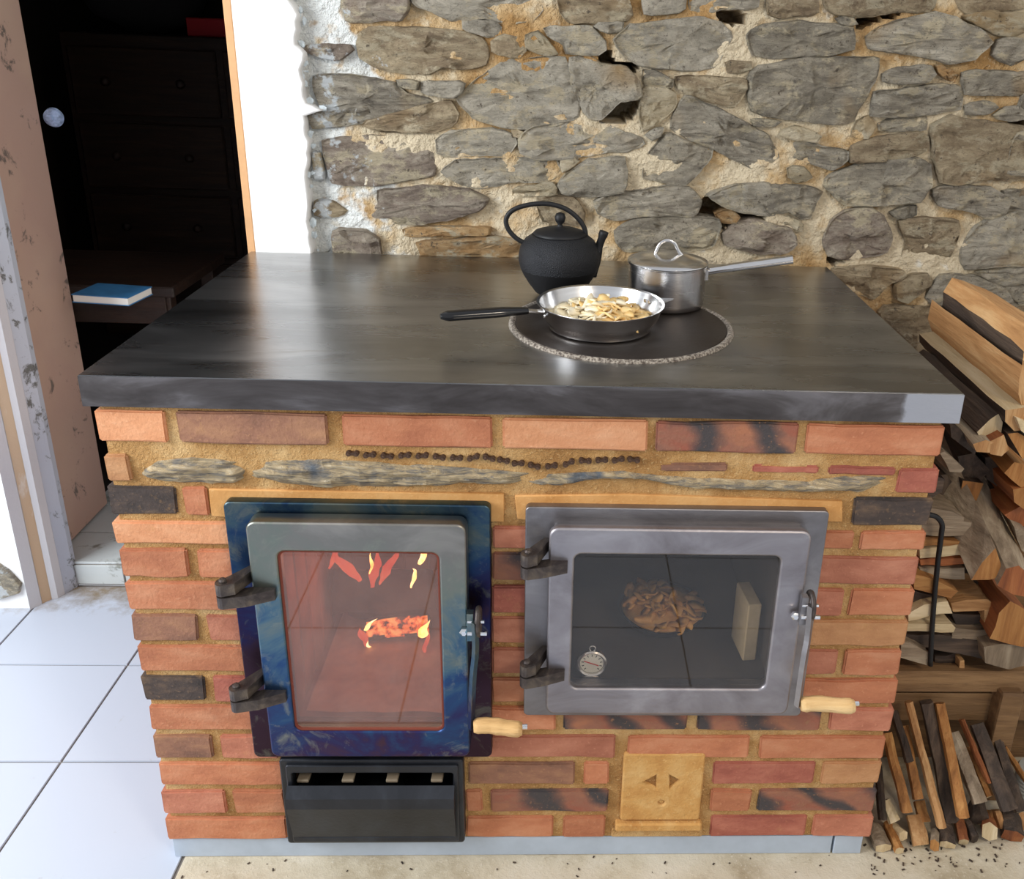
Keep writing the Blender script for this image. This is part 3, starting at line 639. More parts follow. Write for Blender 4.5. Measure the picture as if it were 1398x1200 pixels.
BC = plain('blue_book_cover', srgb(60, 120, 170), .5, .2, 20); BP = plain('book_pages', srgb(232, 230, 222), .8)
for nm, q, mt in (('page_block', (-.150, -.002, .002, bl-.002, .002, .020), BP), ('cover', (-.152, 0, 0, bl, .020, .022), BC), ('cover', (-.152, 0, 0, bl, 0, .002), BC)):
    bm = bmesh.new(); box(bm, *q); fin(nm, bm, mt, bk, center=False)
ch = empty('chest_of_drawers', (-1.25, 2.9, .066)); tag(ch, 'dark reddish wooden chest of drawers deep in the dark room', 'chest')
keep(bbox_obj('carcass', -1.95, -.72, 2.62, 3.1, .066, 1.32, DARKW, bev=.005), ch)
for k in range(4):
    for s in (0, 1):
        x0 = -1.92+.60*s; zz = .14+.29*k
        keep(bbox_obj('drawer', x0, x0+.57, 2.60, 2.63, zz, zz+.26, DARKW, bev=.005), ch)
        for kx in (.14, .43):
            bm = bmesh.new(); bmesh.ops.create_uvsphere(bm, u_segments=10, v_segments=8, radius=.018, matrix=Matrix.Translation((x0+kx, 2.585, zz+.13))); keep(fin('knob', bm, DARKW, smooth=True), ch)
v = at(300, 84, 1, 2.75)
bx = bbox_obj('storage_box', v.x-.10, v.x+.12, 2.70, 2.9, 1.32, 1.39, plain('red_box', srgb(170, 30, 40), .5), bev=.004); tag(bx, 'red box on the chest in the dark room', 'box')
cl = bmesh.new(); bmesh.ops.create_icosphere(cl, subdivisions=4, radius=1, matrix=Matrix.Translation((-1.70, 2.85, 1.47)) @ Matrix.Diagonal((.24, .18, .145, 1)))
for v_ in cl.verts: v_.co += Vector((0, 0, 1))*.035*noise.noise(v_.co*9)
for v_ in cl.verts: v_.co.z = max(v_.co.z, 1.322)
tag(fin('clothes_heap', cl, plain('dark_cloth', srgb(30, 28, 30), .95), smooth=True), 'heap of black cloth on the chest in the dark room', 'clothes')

# ================================================================== STOVE
stove = empty('masonry_stove', (0, .37, 0)); tag(stove, 'brick masonry stove with a firebox door, an oven door and an ash drawer', 'stove')
P = lambda o: keep(o, stove)
# plinth boards
xp = xat(1137, .02); zp = .043
P(bbox_obj('plinth_board', -.628, xp-.002, .001, .03, 0, zp, PLINTH, bev=.001)); P(bbox_obj('plinth_board', xp+.002, .618, .000, .03, 0, zp, PLINTH, bev=.001))
P(bbox_obj('plinth_base', -.60, .60, .03, .74, 0, zp, HEARTH, bev=.001))
# mortar core with openings
mc = bmesh.new(); Y0, Y1 = .0025, .10
FX0, FX1, FZ0, FZ1 = -.402, -.118, .275, .705; OX0, OX1, OZ0, OZ1 = .048, .408, .385, .695; AX0, AX1, AZ0, AZ1 = -.408, -.122, .075, .232
xc = sorted([-.624, FX0, AX0, FX1, AX1, OX0, OX1, .620]); zc = sorted([.044, AZ0, AZ1, FZ0, OZ0, OZ1, FZ1, .876])
for a, b in zip(xc, xc[1:]):
    for c_, d in zip(zc, zc[1:]):
        mx, mz = (a+b)/2, (c_+d)/2
        if (FX0 < mx < FX1 and FZ0 < mz < FZ1) or (OX0 < mx < OX1 and OZ0 < mz < OZ1) or (AX0 < mx < AX1 and AZ0 < mz < AZ1): continue
        box(mc, a, b, Y0, Y1, c_, d)
bmesh.ops.remove_doubles(mc, verts=mc.verts, dist=.0002)
box(mc, -.622, -.52, .10, .74, .044, .876); box(mc, .52, .618, .10, .74, .044, .876); box(mc, -.52, .52, .66, .74, .044, .876)
P(fin('mortar', mc, MORTAR))
# bricks ------------------------------------------------ rows: (z bottom, z top, [(px0, px1, kind)])
ROWS = [
 (.822, .872, [(125,227,'l'),(243,447,'p'),(468,672,'o'),(686,884,'l'),(895,1088,'f'),(1100,1292,'o')]),
 (.757, .800, [(138,178,'t')]),
 (.700, .748, [(147,242,'k'),(250,284,'o')]),
 (.650, .688, [(160,330,'l'),(673,730,'s')]),
 (.590, .640, [(163,257,'o'),(272,340,'o'),(672,745,'f')]),
 (.529, .580, [(172,345,'o'),(672,745,'r')]),
 (.469, .519, [(183,270,'p'),(284,360,'s'),(672,745,'s')]),
 (.409, .459, [(188,365,'o'),(672,745,'s')]),
 (.349, .399, [(193,280,'k'),(292,370,'r'),(672,745,'o')]),
 (.290, .339, [(199,375,'o'),(668,758,'o'),(770,938,'f'),(952,1120,'f'),(1132,1212,'s')]),
 (.229, .277, [(206,290,'p'),(303,380,'s'),(642,840,'s'),(857,1023,'o'),(1037,1204,'o')]),
 (.169, .218, [(212,386,'o'),(640,785,'p'),(797,832,'o'),(973,1112,'r'),(1122,1197,'t')]),
 (.107, .156, [(225,308,'s'),(320,390,'o'),(636,658,'o'),(670,830,'f'),(970,1024,'o'),(1035,1192,'f')]),
 (.046, .094, [(230,392,'o'),(636,755,'o'),(768,826,'o'),(970,1100,'r'),(1110,1187,'s')])]
RIGHT = [(.757, .800, [(1225,1287,'r')]), (.700, .748, [(1165,1270,'k')]), (.655, .688, [(1090,1166,'o'),(1173,1264,'o')]), (.590, .640, [(1090,1258,'s')]),
 (.529, .580, [(1085,1150,'s'),(1160,1248,'o')]), (.469, .519, [(1085,1240,'t')]), (.409, .459, [(1085,1142,'s'),(1152,1232,'o')]), (.349, .399, [(1080,1224,'o')])]
rb = random.Random(21)
def brick(x0, x1, y0, y1, z0, z1, k):
    bm = bmesh.new(); box(bm, x0, x1, y0, y1, z0, z1)
    long = [e for e in bm.edges if e.calc_length() > .09]
    bmesh.ops.subdivide_edges(bm, edges=long, cuts=3)
    bmesh.ops.bevel(bm, geom=[e for e in bm.edges if e.calc_face_angle(0) > 1], offset=.0028, segments=2, affect='EDGES')
    s = rb.uniform(0, 99)
    for v in bm.verts:
        v.co += Vector((noise.noise(v.co*22+Vector((s, 0, 0))), noise.noise(v.co*22+Vector((0, s, 0)))*.8, noise.noise(v.co*22+Vector((0, 0, s)))))*.0028
    o = fin('brick', bm, BR[k]); smooth_angle(o, 35); return P(o)
for zb, zt, L_ in ROWS+RIGHT:
    zm = (zb+zt)/2
    for a, b, k in L_:
        x0, x1 = xat(a, zm), xat(b, zm)
        if x0 < -.60: x0 = -.630+rb.uniform(-.003, .003)
        if x1 > .59: x1 = .628+rb.uniform(-.004, .003)
        dy = rb.uniform(-.0048, -.0020)
        corner = x0 < -.6 or x1 > .59
        brick(x0, x1, dy, (.105 if (x1-x0) > .15 or not corner else .215), zb, zt, k)
# thin brick slips above the lintel
for a, b, k in ((900, 993, 'p'), (1028, 1117, 'r'), (1130, 1222, 'r')):
    x0, x1 = xat(a, .79), xat(b, .79); brick(x0, x1, -.001, .06, .787+.0, .801, k)
# side walls of brick
zz = .046; r = 0
for zb, zt in [(.046+.0608*i, .094+.0608*i) for i in range(14)]:
    zt = min(zt, .872)
    for side in (0, 1):
        y = .108 if r % 2 == side else .222
        while y < .70:
            L2 = min(.21, .742-y)
            if L2 > .04: brick(*((-.631, -.53) if side == 0 else (.528, .628)), y+.006, y+L2, zb, zt, rb.choice('oolsrpt'))
            y += L2+.006
    r += 1
# schist lintel
def slabstone(name, top, bot, yf, yb, mat):
    bm = bmesh.new(); N_ = 60; rows = []
    def ip(L_, x):
        for (a, b), (c_, d) in zip(L_, L_[1:]):
            if a <= x <= c_: return b+(d-b)*(x-a)/(c_-a)
        return L_[-1][1]
    xa, xb = top[0][0], top[-1][0]
    for i in range(N_+1):
        x = xa+(xb-xa)*i/N_; a, b = ip(top, x), ip(bot, x); col_ = []
        for j in range(7):
            t = j/6; py = a+(b-a)*t; v = at(x, py, 1, yf)
            bulge = math.sin(PI*max(.04, min(.96, t)))**.5 * (math.sin(PI*min(1, max(.02, i/N_*8, )) / 2) if i < N_/8 else (math.sin(PI/2*max(.02, (N_-i)/N_*8)) if i > N_*7/8 else 1))
            col_.append(bm.verts.new((v.x, yf+.006-.014*bulge-.008*noise.noise(Vector((v.x*18, 2, v.z*90)))-.004*noise.noise(Vector((v.x*60, 7, v.z*200))), v.z+.0015*noise.noise(Vector((v.x*40, j, 1))))))
        col_ += [bm.verts.new((col_[-1].co.x, yb, col_[-1].co.z)), bm.verts.new((col_[0].co.x, yb, col_[0].co.z))]
        rows.append(col_)
    for a, b in zip(rows, rows[1:]):
        for j in range(9): bm.faces.new((a[j], a[(j+1) % 9], b[(j+1) % 9], b[j]))
    bm.faces.new(rows[0]); bm.faces.new(rows[-1])
    return fin(name, bm, mat)
P(slabstone('lintel_stone', [(190,646),(215,630),(260,625),(300,628),(336,634)], [(190,650),(230,656),(290,660),(320,658),(336,652)], 0, .08, LINTEL))
P(slabstone('lintel_stone', [(337,636),(380,629),(450,628),(560,634),(650,640),(725,647)], [(337,652),(400,662),(500,666),(600,662),(680,660),(725,656)], 0, .08, LINTEL))
P(slabstone('lintel_stone', [(715,650),(780,646),(850,644),(900,650),(1000,655),(1100,657),(1160,650),(1222,652)], [(715,658),(760,664),(800,656),(860,652),(900,660),(960,666),(1090,671),(1170,672),(1222,660)], 0, .08, LINTEL))
# smooth render bands around the doors
def pxr(pts, yp): return [(v.x, v.z) for v in (at(x, y, 1, yp) for x, y in pts)]
P(plate('render_band', pxr([(285,668),(400,670),(530,672),(688,674),(688,712),(664,712),(664,700),(310,700),(310,706),(289,704)], -.001), [], -.002, .004, RENDER, bev=.001))
P(plate('render_band', pxr([(703,677),(860,675),(1040,681),(1150,684),(1150,712),(1125,712),(1122,704),(724,700),(722,710),(706,708)], -.001), [], -.002, .004, RENDER, bev=.001))
# ---- bicycle chain set in mortar
chn = empty('bicycle_chain', (0, 0, .80)); chn.parent = stove; chn.location = Vector((-.06, -.003, .80))-stove.location
cpts = [(470,618),(493,619),(517,622),(541,622),(565,620),(588,623),(612,624),(635,625),(658,623),(678,626),(697,630),(718,634),(741,637),(765,634),(788,629),(810,628),(833,627),(855,627),(875,627)]
base = Vector((-.06, -.003, .80))
for i, (a, b) in enumerate(cpts[:-1]):
    p0 = at(a, b, 1, 0); p1_ = at(*cpts[i+1], 1, 0); c_ = (p0+p1_)/2; d = (p1_-p0); an = math.atan2(d.z, d.x)+(.25 if i % 3 == 1 else -.15 if i % 3 == 2 else 0)
    bm = bmesh.new(); out = []
    for k in range(12):
        t = math.radians(-148+296*k/11); out.append((.0056+.0042*math.cos(t), .0042*math.sin(t)))
    for k in range(12):
        t = math.radians(32+296*k/11); out.append((-.0056+.0042*math.cos(t), .0042*math.sin(t)))
    f = [bm.verts.new((x, -.004, z)) for x, z in out]; g = [bm.verts.new((x, .004, z)) for x, z in out]
    bm.faces.new(f); bm.faces.new(g)
    for k in range(24): bm.faces.new((f[k], f[(k+1) % 24], g[(k+1) % 24], g[k]))
    for sx in (-.0056, .0056): lathe(bm, [(0, 0), (.0022, 0), (.0022, .002), (0, .0024)], n=10); 
    vs = [v for v in bm.verts][48:]
    for q, v in enumerate(vs):
        half = len(vs)//2; sx = -.0056 if q < half else .0056; v.co = Vector((v.co.x+sx, -.004-v.co.z, v.co.y))
    bm.transform(Matrix.Rotation(-an, 4, 'Y')); o = fin('chain_link', bm, RUST, center=False); o.location = Vector((c_.x, 0, c_.z))-base; o.parent = chn
tag(chn)
# ---- firebox: frame, leaf, glass, hinges, latch
def hinge(par, px_, yb_, zb_, xe, off):
    """strap hinge: two tear-drop leaves on a pin"""
    def leafp(x_pin, x_end, z0, t, dy0, dy1, m, nm):
        pts = []
        for k in range(9): a = PI/2+PI*k/8; pts.append((x_pin+.011*math.cos(a), dy0+.011*math.sin(a)))
        pts += [(x_end*.45+x_pin*.55, dy0-.004), (x_end, dy1-.006), (x_end, dy1+.010)]
        bm = bmesh.new(); lo = [bm.verts.new((x, y, z0)) for x, y in pts]; hi = [bm.verts.new((x, y, z0+t)) for x, y in pts]; n_ = len(pts)
        bm.faces.new(lo); bm.faces.new(hi)
        for k in range(n_): bm.faces.new((lo[k], lo[(k+1) % n_], hi[(k+1) % n_], hi[k]))
        bmesh.ops.bevel(bm, geom=[e for e in bm.edges if e.calc_face_angle(0) > 1], offset=.0012, segments=1, affect='EDGES')
        return fin(nm, bm, m)
    return leafp
def put(o, par_loc, par):
    o.location = o.location-par_loc; o.parent = par; return o
def make_hinges(xpin, ypin, zs, xframe, yframe, xleaf, yleaf, par, par_loc, mat):
    for z0 in zs:
        lf = hinge(None, 0, 0, 0, 0, 0)
        put(lf(xpin, xframe, z0+.003, .019, ypin, yframe, mat, 'hinge_strap'), par_loc, par)
        put(lf(xpin, xleaf, z0-.019, .019, ypin, yleaf, mat, 'hinge_strap'), par_loc, par)
        bm = bmesh.new(); lathe(bm, [(0, -.022), (.0055, -.022), (.0055, .025), (.004, .028), (0, .029)], (xpin, ypin, z0), 16); put(fin('hinge_pin', bm, mat), par_loc, par)
fo = rrect(-.459, -.061, .246, .733, .010); fr = plate('firebox_frame', fo, [rrect(FX0+.006, FX1-.006, .286, .698, .008)], -.018, .003, BLUEDF, bev=.002); P(fr)
P_ = Vector((0, .37, 0))
dL = Vector((-.2555, -.035, .50)); fd = empty('firebox_door', (0, 0, 0)); fd.parent = stove; fd.location = dL-P_
GX0, GX1, GZ0, GZ1 = -.376, -.136, .330, .669
lo_ = plate('door_leaf', rrect(-.418, -.095, .277, .718, .014), [rrect(GX0, GX1, GZ0, GZ1, .012)], -.050, -.020, BLUED, bev=.003); put(lo_, dL, fd)
put(plate('door_rebate', rrect(-.408, -.105, .287, .710, .006), [rrect(GX0-.008, GX1+.008, GZ0-.008, GZ1+.008, .006)], -.022, -.006, BLACKM, bev=.001), dL, fd)
g = bbox_obj('glass_pane', GX0-.006, GX1+.006, -.0455, -.0415, GZ0-.006, GZ1+.006, GLF, bev=0); put(g, dL, fd)
put(plate('glass_seal', rrect(GX0-.001, GX1+.001, GZ0-.001, GZ1+.001, .012), [rrect(GX0+.003, GX1-.003, GZ0+.004, GZ1-.003, .010)], -.047, -.042, plain('rusty_seal', srgb(120, 56, 40), .9), bev=.0005), dL, fd)
make_hinges(-.452, -.070, (.606, .414), -.412, -.015, -.383, -.050, fd, dL, HING)
def latch(par, dl, x, z, zlow, hx1, hz, zdip, mat):
    # keeper ring, pivot bolts, swing lever, wooden grip
    bm = bmesh.new(); tube(bm, [(x+.004, -.052+.018*math.cos(a), z+.022*math.sin(a)) for a in [PI*2*k/20 for k in range(21)]], .0045, 8, cap=False); put(fin('latch_ring', bm, HING, smooth=True), dl, par)
    bm = bmesh.new(); tube(bm, [(x-.012, -.062, z-.014), (x+.018, -.062, z-.014)], .004, 10); tube(bm, [(x-.012, -.060, z+.006), (x+.014, -.060, z+.006)], .003, 10); put(fin('pivot_bolt', bm, CHROME), dl, par)
    bm = bmesh.new(); lathe(bm, [(0, 0), (.0075, 0), (.0075, .005), (.004, .008), (0, .008)], n=6); bm.transform(Matrix.Translation((x-.018, -.051, z-.018)) @ Matrix.Rotation(PI/2, 4, 'X')); put(fin('bolt_nut', bm, CHROME), dl, par)
    bm = bmesh.new(); pts = [(x, -.066, z+.01), (x+.001, -.070, z-.04), (x-.003, -.078, (z+zlow)/2), (x-.006, -.086, zlow)]
    tube(bm, spline(pts, 4), .0055, 4, flat=1.4, up=(0, 1, 0)); put(fin('lever', bm, mat), dl, par)
    bm = bmesh.new(); bmesh.ops.create_cube(bm, size=1, matrix=Matrix.Translation((x-.008, -.056, z-.004)) @ Matrix.Diagonal((.010, .012, .05, 1))); put(fin('latch_bracket', bm, mat), dl, par)
    bm = bmesh.new(); n_ = 12; L0 = x-.002
    pts = []; rad = []
    for k in range(n_+1):
        t = k/n_; pts.append((L0+(hx1-L0)*t, -.090+.002*math.sin(t*5), hz+.002*math.sin(t*4+1)+zdip*t)); rad.append(.0125+.0016*noise.noise(Vector((t*5, x*50, 0)))-(.003 if k in (0, n_) else 0))
    tube(bm, pts, rad, 14); put(fin('wooden_grip', bm, HANDLE, smooth=True), dl, par)
    bm = bmesh.new(); tube(bm, [(hx1, -.089, hz+zdip), (hx1+.008, -.089, hz+zdip)], .004, 8); put(fin('grip_bolt', bm, CHROME), dl, par)
latch(fd, dL, -.082, .548, .372, -.007, .377, .0, BLUED)
# fire chamber lining
li = bmesh.new(); x0, x1, z0, z1, yb = -.43, -.09, .26, .73, .46
box(li, x0, x0+.03, .012, yb, z0, z1); box(li, x1-.03, x1, .012, yb, z0, z1); box(li, x0, x1, yb, yb+.03, z0, z1); box(li, x0, x1, .012, yb, z0, z0+.03); box(li, x0, x1, .012, yb, z1-.03, z1)
P(fin('firebox_lining', li, SOOT))
for k in range(7):       # upright firebricks on the left cheek
    P(bbox_obj('brick', x0+.03, x0+.036, .02+.062*k, .076+.062*k, z0+.03, z1-.03, SOOT, bev=.002))
for k in range(5):
    for j in range(6): P(bbox_obj('brick', x0+.036+.055*k, x0+.088+.055*k, yb-.006, yb, z0+.032+.068*j, z0+.097+.068*j, SOOT, bev=.002))
ab = bmesh.new(); bmesh.ops.create_grid(ab, x_segments=40, y_segments=50, size=.5, matrix=Matrix.Translation((-.26, .235, .300)) @ Matrix.Diagonal((.24, .42, 1, 1)))
for v in ab.verts: v.co.z += .006*noise.noise(v.co*22)+.03*max(0, v.co.y-.15)+.005
tag(fin('ash_bed', ab, ASH, smooth=True), 'pinkish grey ash and embers covering the floor of the firebox', 'ash', kind='stuff')
def chunk(name, a, b, r, mats, label, seed, n=12, cat='firewood', kink=.08, group=None, emb=None):
    a, b = Vector(a), Vector(b); L_ = (b-a).length; bm = bmesh.new(); pts = [a.lerp(b, k/10) for k in range(11)]
    tube(bm, pts, [r*(1+kink*noise.noise(Vector((k*.9, seed, 0)))) for k in range(11)], n)
    for v in bm.verts: v.co += Vector([noise.noise(v.co*28+Vector((seed, j*7, 0))) for j in range(3)])*r*.28
    if emb is not None:
        for f in bm.faces:
            if emb(f.calc_center_median(), f): f.material_index = 1
    return tag(fin(name, bm, mats, smooth=True), label, cat, group)
yl = .22
e0 = at(500, 860, 1, yl); e1 = at(585, 858, 1, yl)
chunk('firewood', (e0.x, yl, e0.z), (e1.x, yl+.01, e1.z+.002), .021, [CHAR, EMBER], 'charred log with a glowing crackled crust burning in the middle of the firebox', 3, emb=lambda c_, f: c_.y < yl+.005 and c_.z > e0.z-.001)
e2 = at(455, 808, 1, yl+.03); e3 = at(590, 812, 1, yl+.03)
chunk('firewood', (e2.x, yl+.035, e2.z-.004), (e3.x, yl+.05, e3.z), .042, [CHAR], 'thick blackened log lying on top of the burning log', 5)
chunk('firewood', (e0.x-.01, yl+.02, e0.z-.045), (e1.x+.002, yl+.03, e1.z-.048), .022, [CHAR], 'blackened log lowest in the firebox, under the glowing log', 9)
chunk('firewood', (e2.x+.02, yl+.10, e2.z-.06), (e3.x-.02, yl+.10, e3.z-.05), .045, [CHAR], 'black log at the back of the firebox behind the flames', 12)
def flame(px, py, h, wd, yy, mat, lean, seed, label):
    p = at(px, py, 1, yy); bm = bmesh.new(); pts = []; rad = []
    for k in range(11):
        t = k/10; pts.append((p.x+lean*t+wd*.5*math.sin(t*5+seed)*t, yy+.006*math.sin(t*4+seed), p.z+h*t)); rad.append(max(.0006, wd*(math.sin(PI*min(1, t*.85+.12))**1.2)*(1-t*.35)))
    pts[-1] = (pts[-1][0], pts[-1][1], pts[-1][2]); rad[-1] = .0004
    tube(bm, pts, rad, 10, flat=.6); 
    for v in bm.verts: v.co.x += wd*.5*noise.noise(v.co*60+Vector((seed, 0, 0)))
    return tag(fin('flame', bm, mat, smooth=True), label, 'flame')
flame(498, 884, .050, .010, yl-.035, FLAMED, -.002, 1, 'red tongue of flame low at the left end of the glowing log')
flame(497, 862, .030, .010, yl-.03, FLAME, .022, 2, 'bright yellow flame curling over the left end of the glowing log')
flame(506, 884, .018, .004, yl-.03, FLAME, -.008, 9, 'small yellow flame licking under the left end of the glowing log')
flame(577, 870, .036, .011, yl-.035, FLAME, .010, 3, 'bright yellow flame on the right end of the glowing log')
flame(581, 888, .045, .009, yl-.03, FLAMED, .002, 4, 'orange flame hanging below the right end of the glowing log')
flame(562, 800, .036, .008, yl-.02, FLAME, .006, 5, 'small bright flame standing alone above the thick black log on the right')
flame(573, 770, .040, .009, yl-.02, FLAME, .014, 6, 'bright flame touching the top right of the firebox window')
flame(504, 785, .055, .005, yl-.02, FLAME, .010, 7, 'slim yellow flame rising in the middle above the black log')
flame(490, 795, .075, .014, yl-.01, FLAMED, -.040, 8, 'reddish flame leaning left above the black log')
flame(520, 795, .085, .014, yl-.01, FLAMED, .040, 10, 'reddish flame leaning right above the black log')
flame(508, 798, .070, .018, yl+.01, FLAMED, .010, 11, 'pink flame in the centre behind the slim yellow one')
flame(450, 775, .050, .008, yl, FLAMED, .020, 12, 'dull red flame at the left cheek of the firebox')
lp = bpy.data.lights.new('fire_glow', 'POINT'); lp.energy = .5; lp.color = (1, .33, .14); lp.shadow_soft_size = .05; o = bpy.data.objects.new('fire_glow', lp); C.objects.link(o); o.location = (-.26, .14, .56)
# ---- ash drawer
af = plate('ash_drawer_frame', rrect(-.419, -.110, .054, .242, .006), [rrect(-.400, -.124, .070, .222, .006)], -.020, .004, BLACKM, bev=.0025); P(af)
P(plate('ash_drawer_lip', rrect(-.408, -.118, .062, .234, .005), [rrect(-.398, -.127, .074, .218, .004)], -.025, -.018, BLACKM, bev=.002))
adl = Vector((-.262, -.02, .12)); ad_ = empty('ash_drawer', (0, 0, 0)); ad_.parent = stove; ad_.location = adl-P_
bm = bmesh.new()
prof = [(-.030, .196), (-.044, .180), (-.046, .160), (-.026, .076), (-.022, .074), (-.018, .076), (-.024, .19)]
a = [bm.verts.new((-.406, y, z)) for y, z in prof]; b = [bm.verts.new((-.124, y, z)) for y, z in prof]
bm.faces.new(a); bm.faces.new(b)
for k in range(7): bm.faces.new((a[k], a[(k+1) % 7], b[(k+1) % 7], b[k]))
bmesh.ops.bevel(bm, geom=[e for e in bm.edges if e.calc_face_angle(0) > .3], offset=.0015, segments=2, affect='EDGES'); put(fin('drawer_front', bm, BLACKM), adl, ad_)
bm = bmesh.new(); box(bm, -.398, -.394, -.018, .30, .08, .165); box(bm, -.132, -.128, -.018, .30, .08, .165); box(bm, -.398, -.128, -.018, .30, .076, .08); put(fin('drawer_tray', bm, BLACKM), adl, ad_)
GB = plain('iron_pale_reflection', srgb(150, 134, 112), .7, .1, 30)  # beige is a side reflection put into the bars' own colour
for px in (415, 476, 536, 597):
    v = at(px, 1068, 1, -.01); put(bbox_obj('grate_bar', v.x-.010, v.x+.010, -.016, .022, .188, .194, GB, bev=.001), adl, ad_)
li = bmesh.new(); box(li, -.42, -.41, .012, .4, .06, .25); box(li, -.12, -.11, .012, .4, .06, .25); box(li, -.42, -.11, .4, .41, .06, .25); box(li, -.42, -.11, .012, .4, .05, .06); box(li, -.42, -.11, .012, .4, .245, .255); P(fin('ash_pit_lining', li, OVINT))
# ---- oven
P(plate('oven_frame', rrect(-.008, .462, .334, .731, .008), [rrect(OX0+.006, OX1-.006, .392, .688, .008)], -.016, .003, OVENF, bev=.0015))
oL = Vector((.228, -.03, .54)); od = empty('oven_door', (0, 0, 0)); od.parent = stove; od.location = oL-P_
HX0, HX1, HZ0, HZ1 = .068, .387, .414, .667
put(plate('door_leaf', rrect(.029, .430, .362, .712, .016), [rrect(HX0, HX1, HZ0, HZ1, .012)], -.045, -.030, OVEN, bev=.0035), oL, od)
put(plate('door_rebate', rrect(.036, .423, .370, .706, .008), [rrect(HX0-.006, HX1+.006, HZ0-.006, HZ1+.006, .006)], -.031, -.012, OVENF, bev=.001), oL, od)
put(bbox_obj('glass_pane', HX0-.005, HX1+.005, -.0405, -.0365, HZ0-.005, HZ1+.005, GLO, bev=0), oL, od)
make_hinges(-.002, -.060, (.656, .454), .030, -.014, .058, -.045, od, oL, HING)
latch(od, oL, .436, .583, .418, .520, .421, .004, OVENF)
li = bmesh.new(); x0, x1, z0, z1, yb = .033, .424, .37, .72, .50
box(li, x0, x0+.02, .004, yb, z0, z1); box(li, x1-.02, x1, .004, yb, z0, z1); box(li, x0, x1, yb, yb+.02, z0, z1); box(li, x0, x1, .012, yb, z0, z0+.02); box(li, x0, x1, .012, yb, z1-.02, z1); P(fin('oven_lining', li, OVINT))
# soot-hatch block with two triangular holes
def tri(pts): return pxr(pts, -.004)
holes = [tri([(877,1068),(896,1058),(896,1077)]), tri([(914,1058),(914,1077),(930,1066)])]
cc = at(903, 1096, 1, -.004); holes.append([(cc.x+.006*math.cos(a), cc.z+.006*math.sin(a)) for a in [2*PI*k/14 for k in range(14)]])
blk = plate('soot_hatch', rrect(.166, .309, .088, .240, .006), holes, -.005, .015, sandy('tan_clay', srgb(186, 132, 70), srgb(204, 154, 88), srgb(216, 174, 112), 120, .0015, 14), bev=.003); P(blk)
P(bbox_obj('hatch_stop', .166, .309, .010, .03, .088, .24, bpy.data.materials['tan_clay'], bev=.001))
bm = bmesh.new(); lathe(bm, [(0, 0), (.0048, 0), (.0048, .006), (0, .007)], n=14); bm.transform(Matrix.Translation((cc.x, .006, cc.z)) @ Matrix.Rotation(PI/2, 4, 'X')); P(fin('hatch_plug', bm, bpy.data.materials['tan_clay']))
P(bbox_obj('hatch_sill', .158, .314, -.010, .01, .066, .084, bpy.data.materials['tan_clay'], bev=.003))
P(bbox_obj('hatch_sill', .152, .318, -.003, .01, .046, .066, MORTAR, bev=.002))

# ---- steel worktop
wt = empty('steel_worktop', (0, .37, .8815)); tag(wt, 'thick dark steel worktop plate lying on the brick stove', 'worktop')
TZW = .929; HC = (.146, .283); HR = .186
def wk(o): return keep(o, wt)
sb = bmesh.new(); n = 96
# top with circular opening: ring of quads to a rectangle
outer = []; X0, X1, YA, YB = -.6417, .6417, -.0107, .7482
for k in range(n):
    a = 2*PI*k/n; dx, dy = math.cos(a), math.sin(a); ts = []
    if dx > 1e-9: ts.append((X1-HC[0])/dx)
    if dx < -1e-9: ts.append((X0-HC[0])/dx)
    if dy > 1e-9: ts.append((YB-HC[1])/dy)
    if dy < -1e-9: ts.append((YA-HC[1])/dy)
    t = min(ts); outer.append([HC[0]+dx*t, HC[1]+dy*t])
for cx, cy in ((X0, YA), (X1, YA), (X0, YB), (X1, YB)):
    k = min(range(n), key=lambda i: math.hypot(outer[i][0]-cx, outer[i][1]-cy)); outer[k] = [cx, cy]
R0 = HR+.012
ring = [(HC[0]+R0*math.cos(2*PI*k/n), HC[1]+R0*math.sin(2*PI*k/n)) for k in range(n)]
def L3(pl, z): return [sb.verts.new((x, y, z)) for x, y in pl]
it, ot, ob, ib = L3(ring, TZW), L3(outer, TZW), L3(outer, TZW-.0475), L3(ring, TZW-.0475)
mids = [sb.verts.new(((a[0]+b[0])/2, (a[1]+b[1])/2, TZW)) for a, b in zip(ring, outer)]
for k in range(n):
    j = (k+1) % n
    sb.faces.new((it[k], it[j], mids[j], mids[k])); sb.faces.new((mids[k], mids[j], ot[j], ot[k]))
    f = sb.faces.new((ot[k], ot[j], ob[j], ob[k])); f.material_index = 1
    sb.faces.new((ob[k], ob[j], ib[j], ib[k])); sb.faces.new((ib[k], ib[j], it[j], it[k]))
sb.normal_update()
bmesh.ops.bevel(sb, geom=[e for e in sb.edges if e.calc_face_angle(0) > 1 and e.calc_length() > .001 and all(abs(v.co.z-TZW) < 1e-6 for v in e.verts) and any(abs(v.co.x-HC[0])+abs(v.co.y-HC[1]) > .3 for v in e.verts)], offset=.0012, segments=2, affect='EDGES')
wk(fin('steel_plate', sb, [SLAB, SLABE]))
bm = bmesh.new(); lathe(bm, [(0, -.006), (R0+.004, -.006), (R0+.004, -.002), (HR+.004, -.002), (0, -.002)], (HC[0], HC[1], TZW-.008), 64); wk(fin('hotplate_seat', bm, IRON))
bm = bmesh.new(); tube(bm, [(HC[0]+(HR+.0055)*math.cos(2*PI*k/96), HC[1]+(HR+.0055)*math.sin(2*PI*k/96), TZW-.001) for k in range(97)], .0066, 8, cap=False); wk(fin('rope_seal', bm, ROPE, smooth=True))
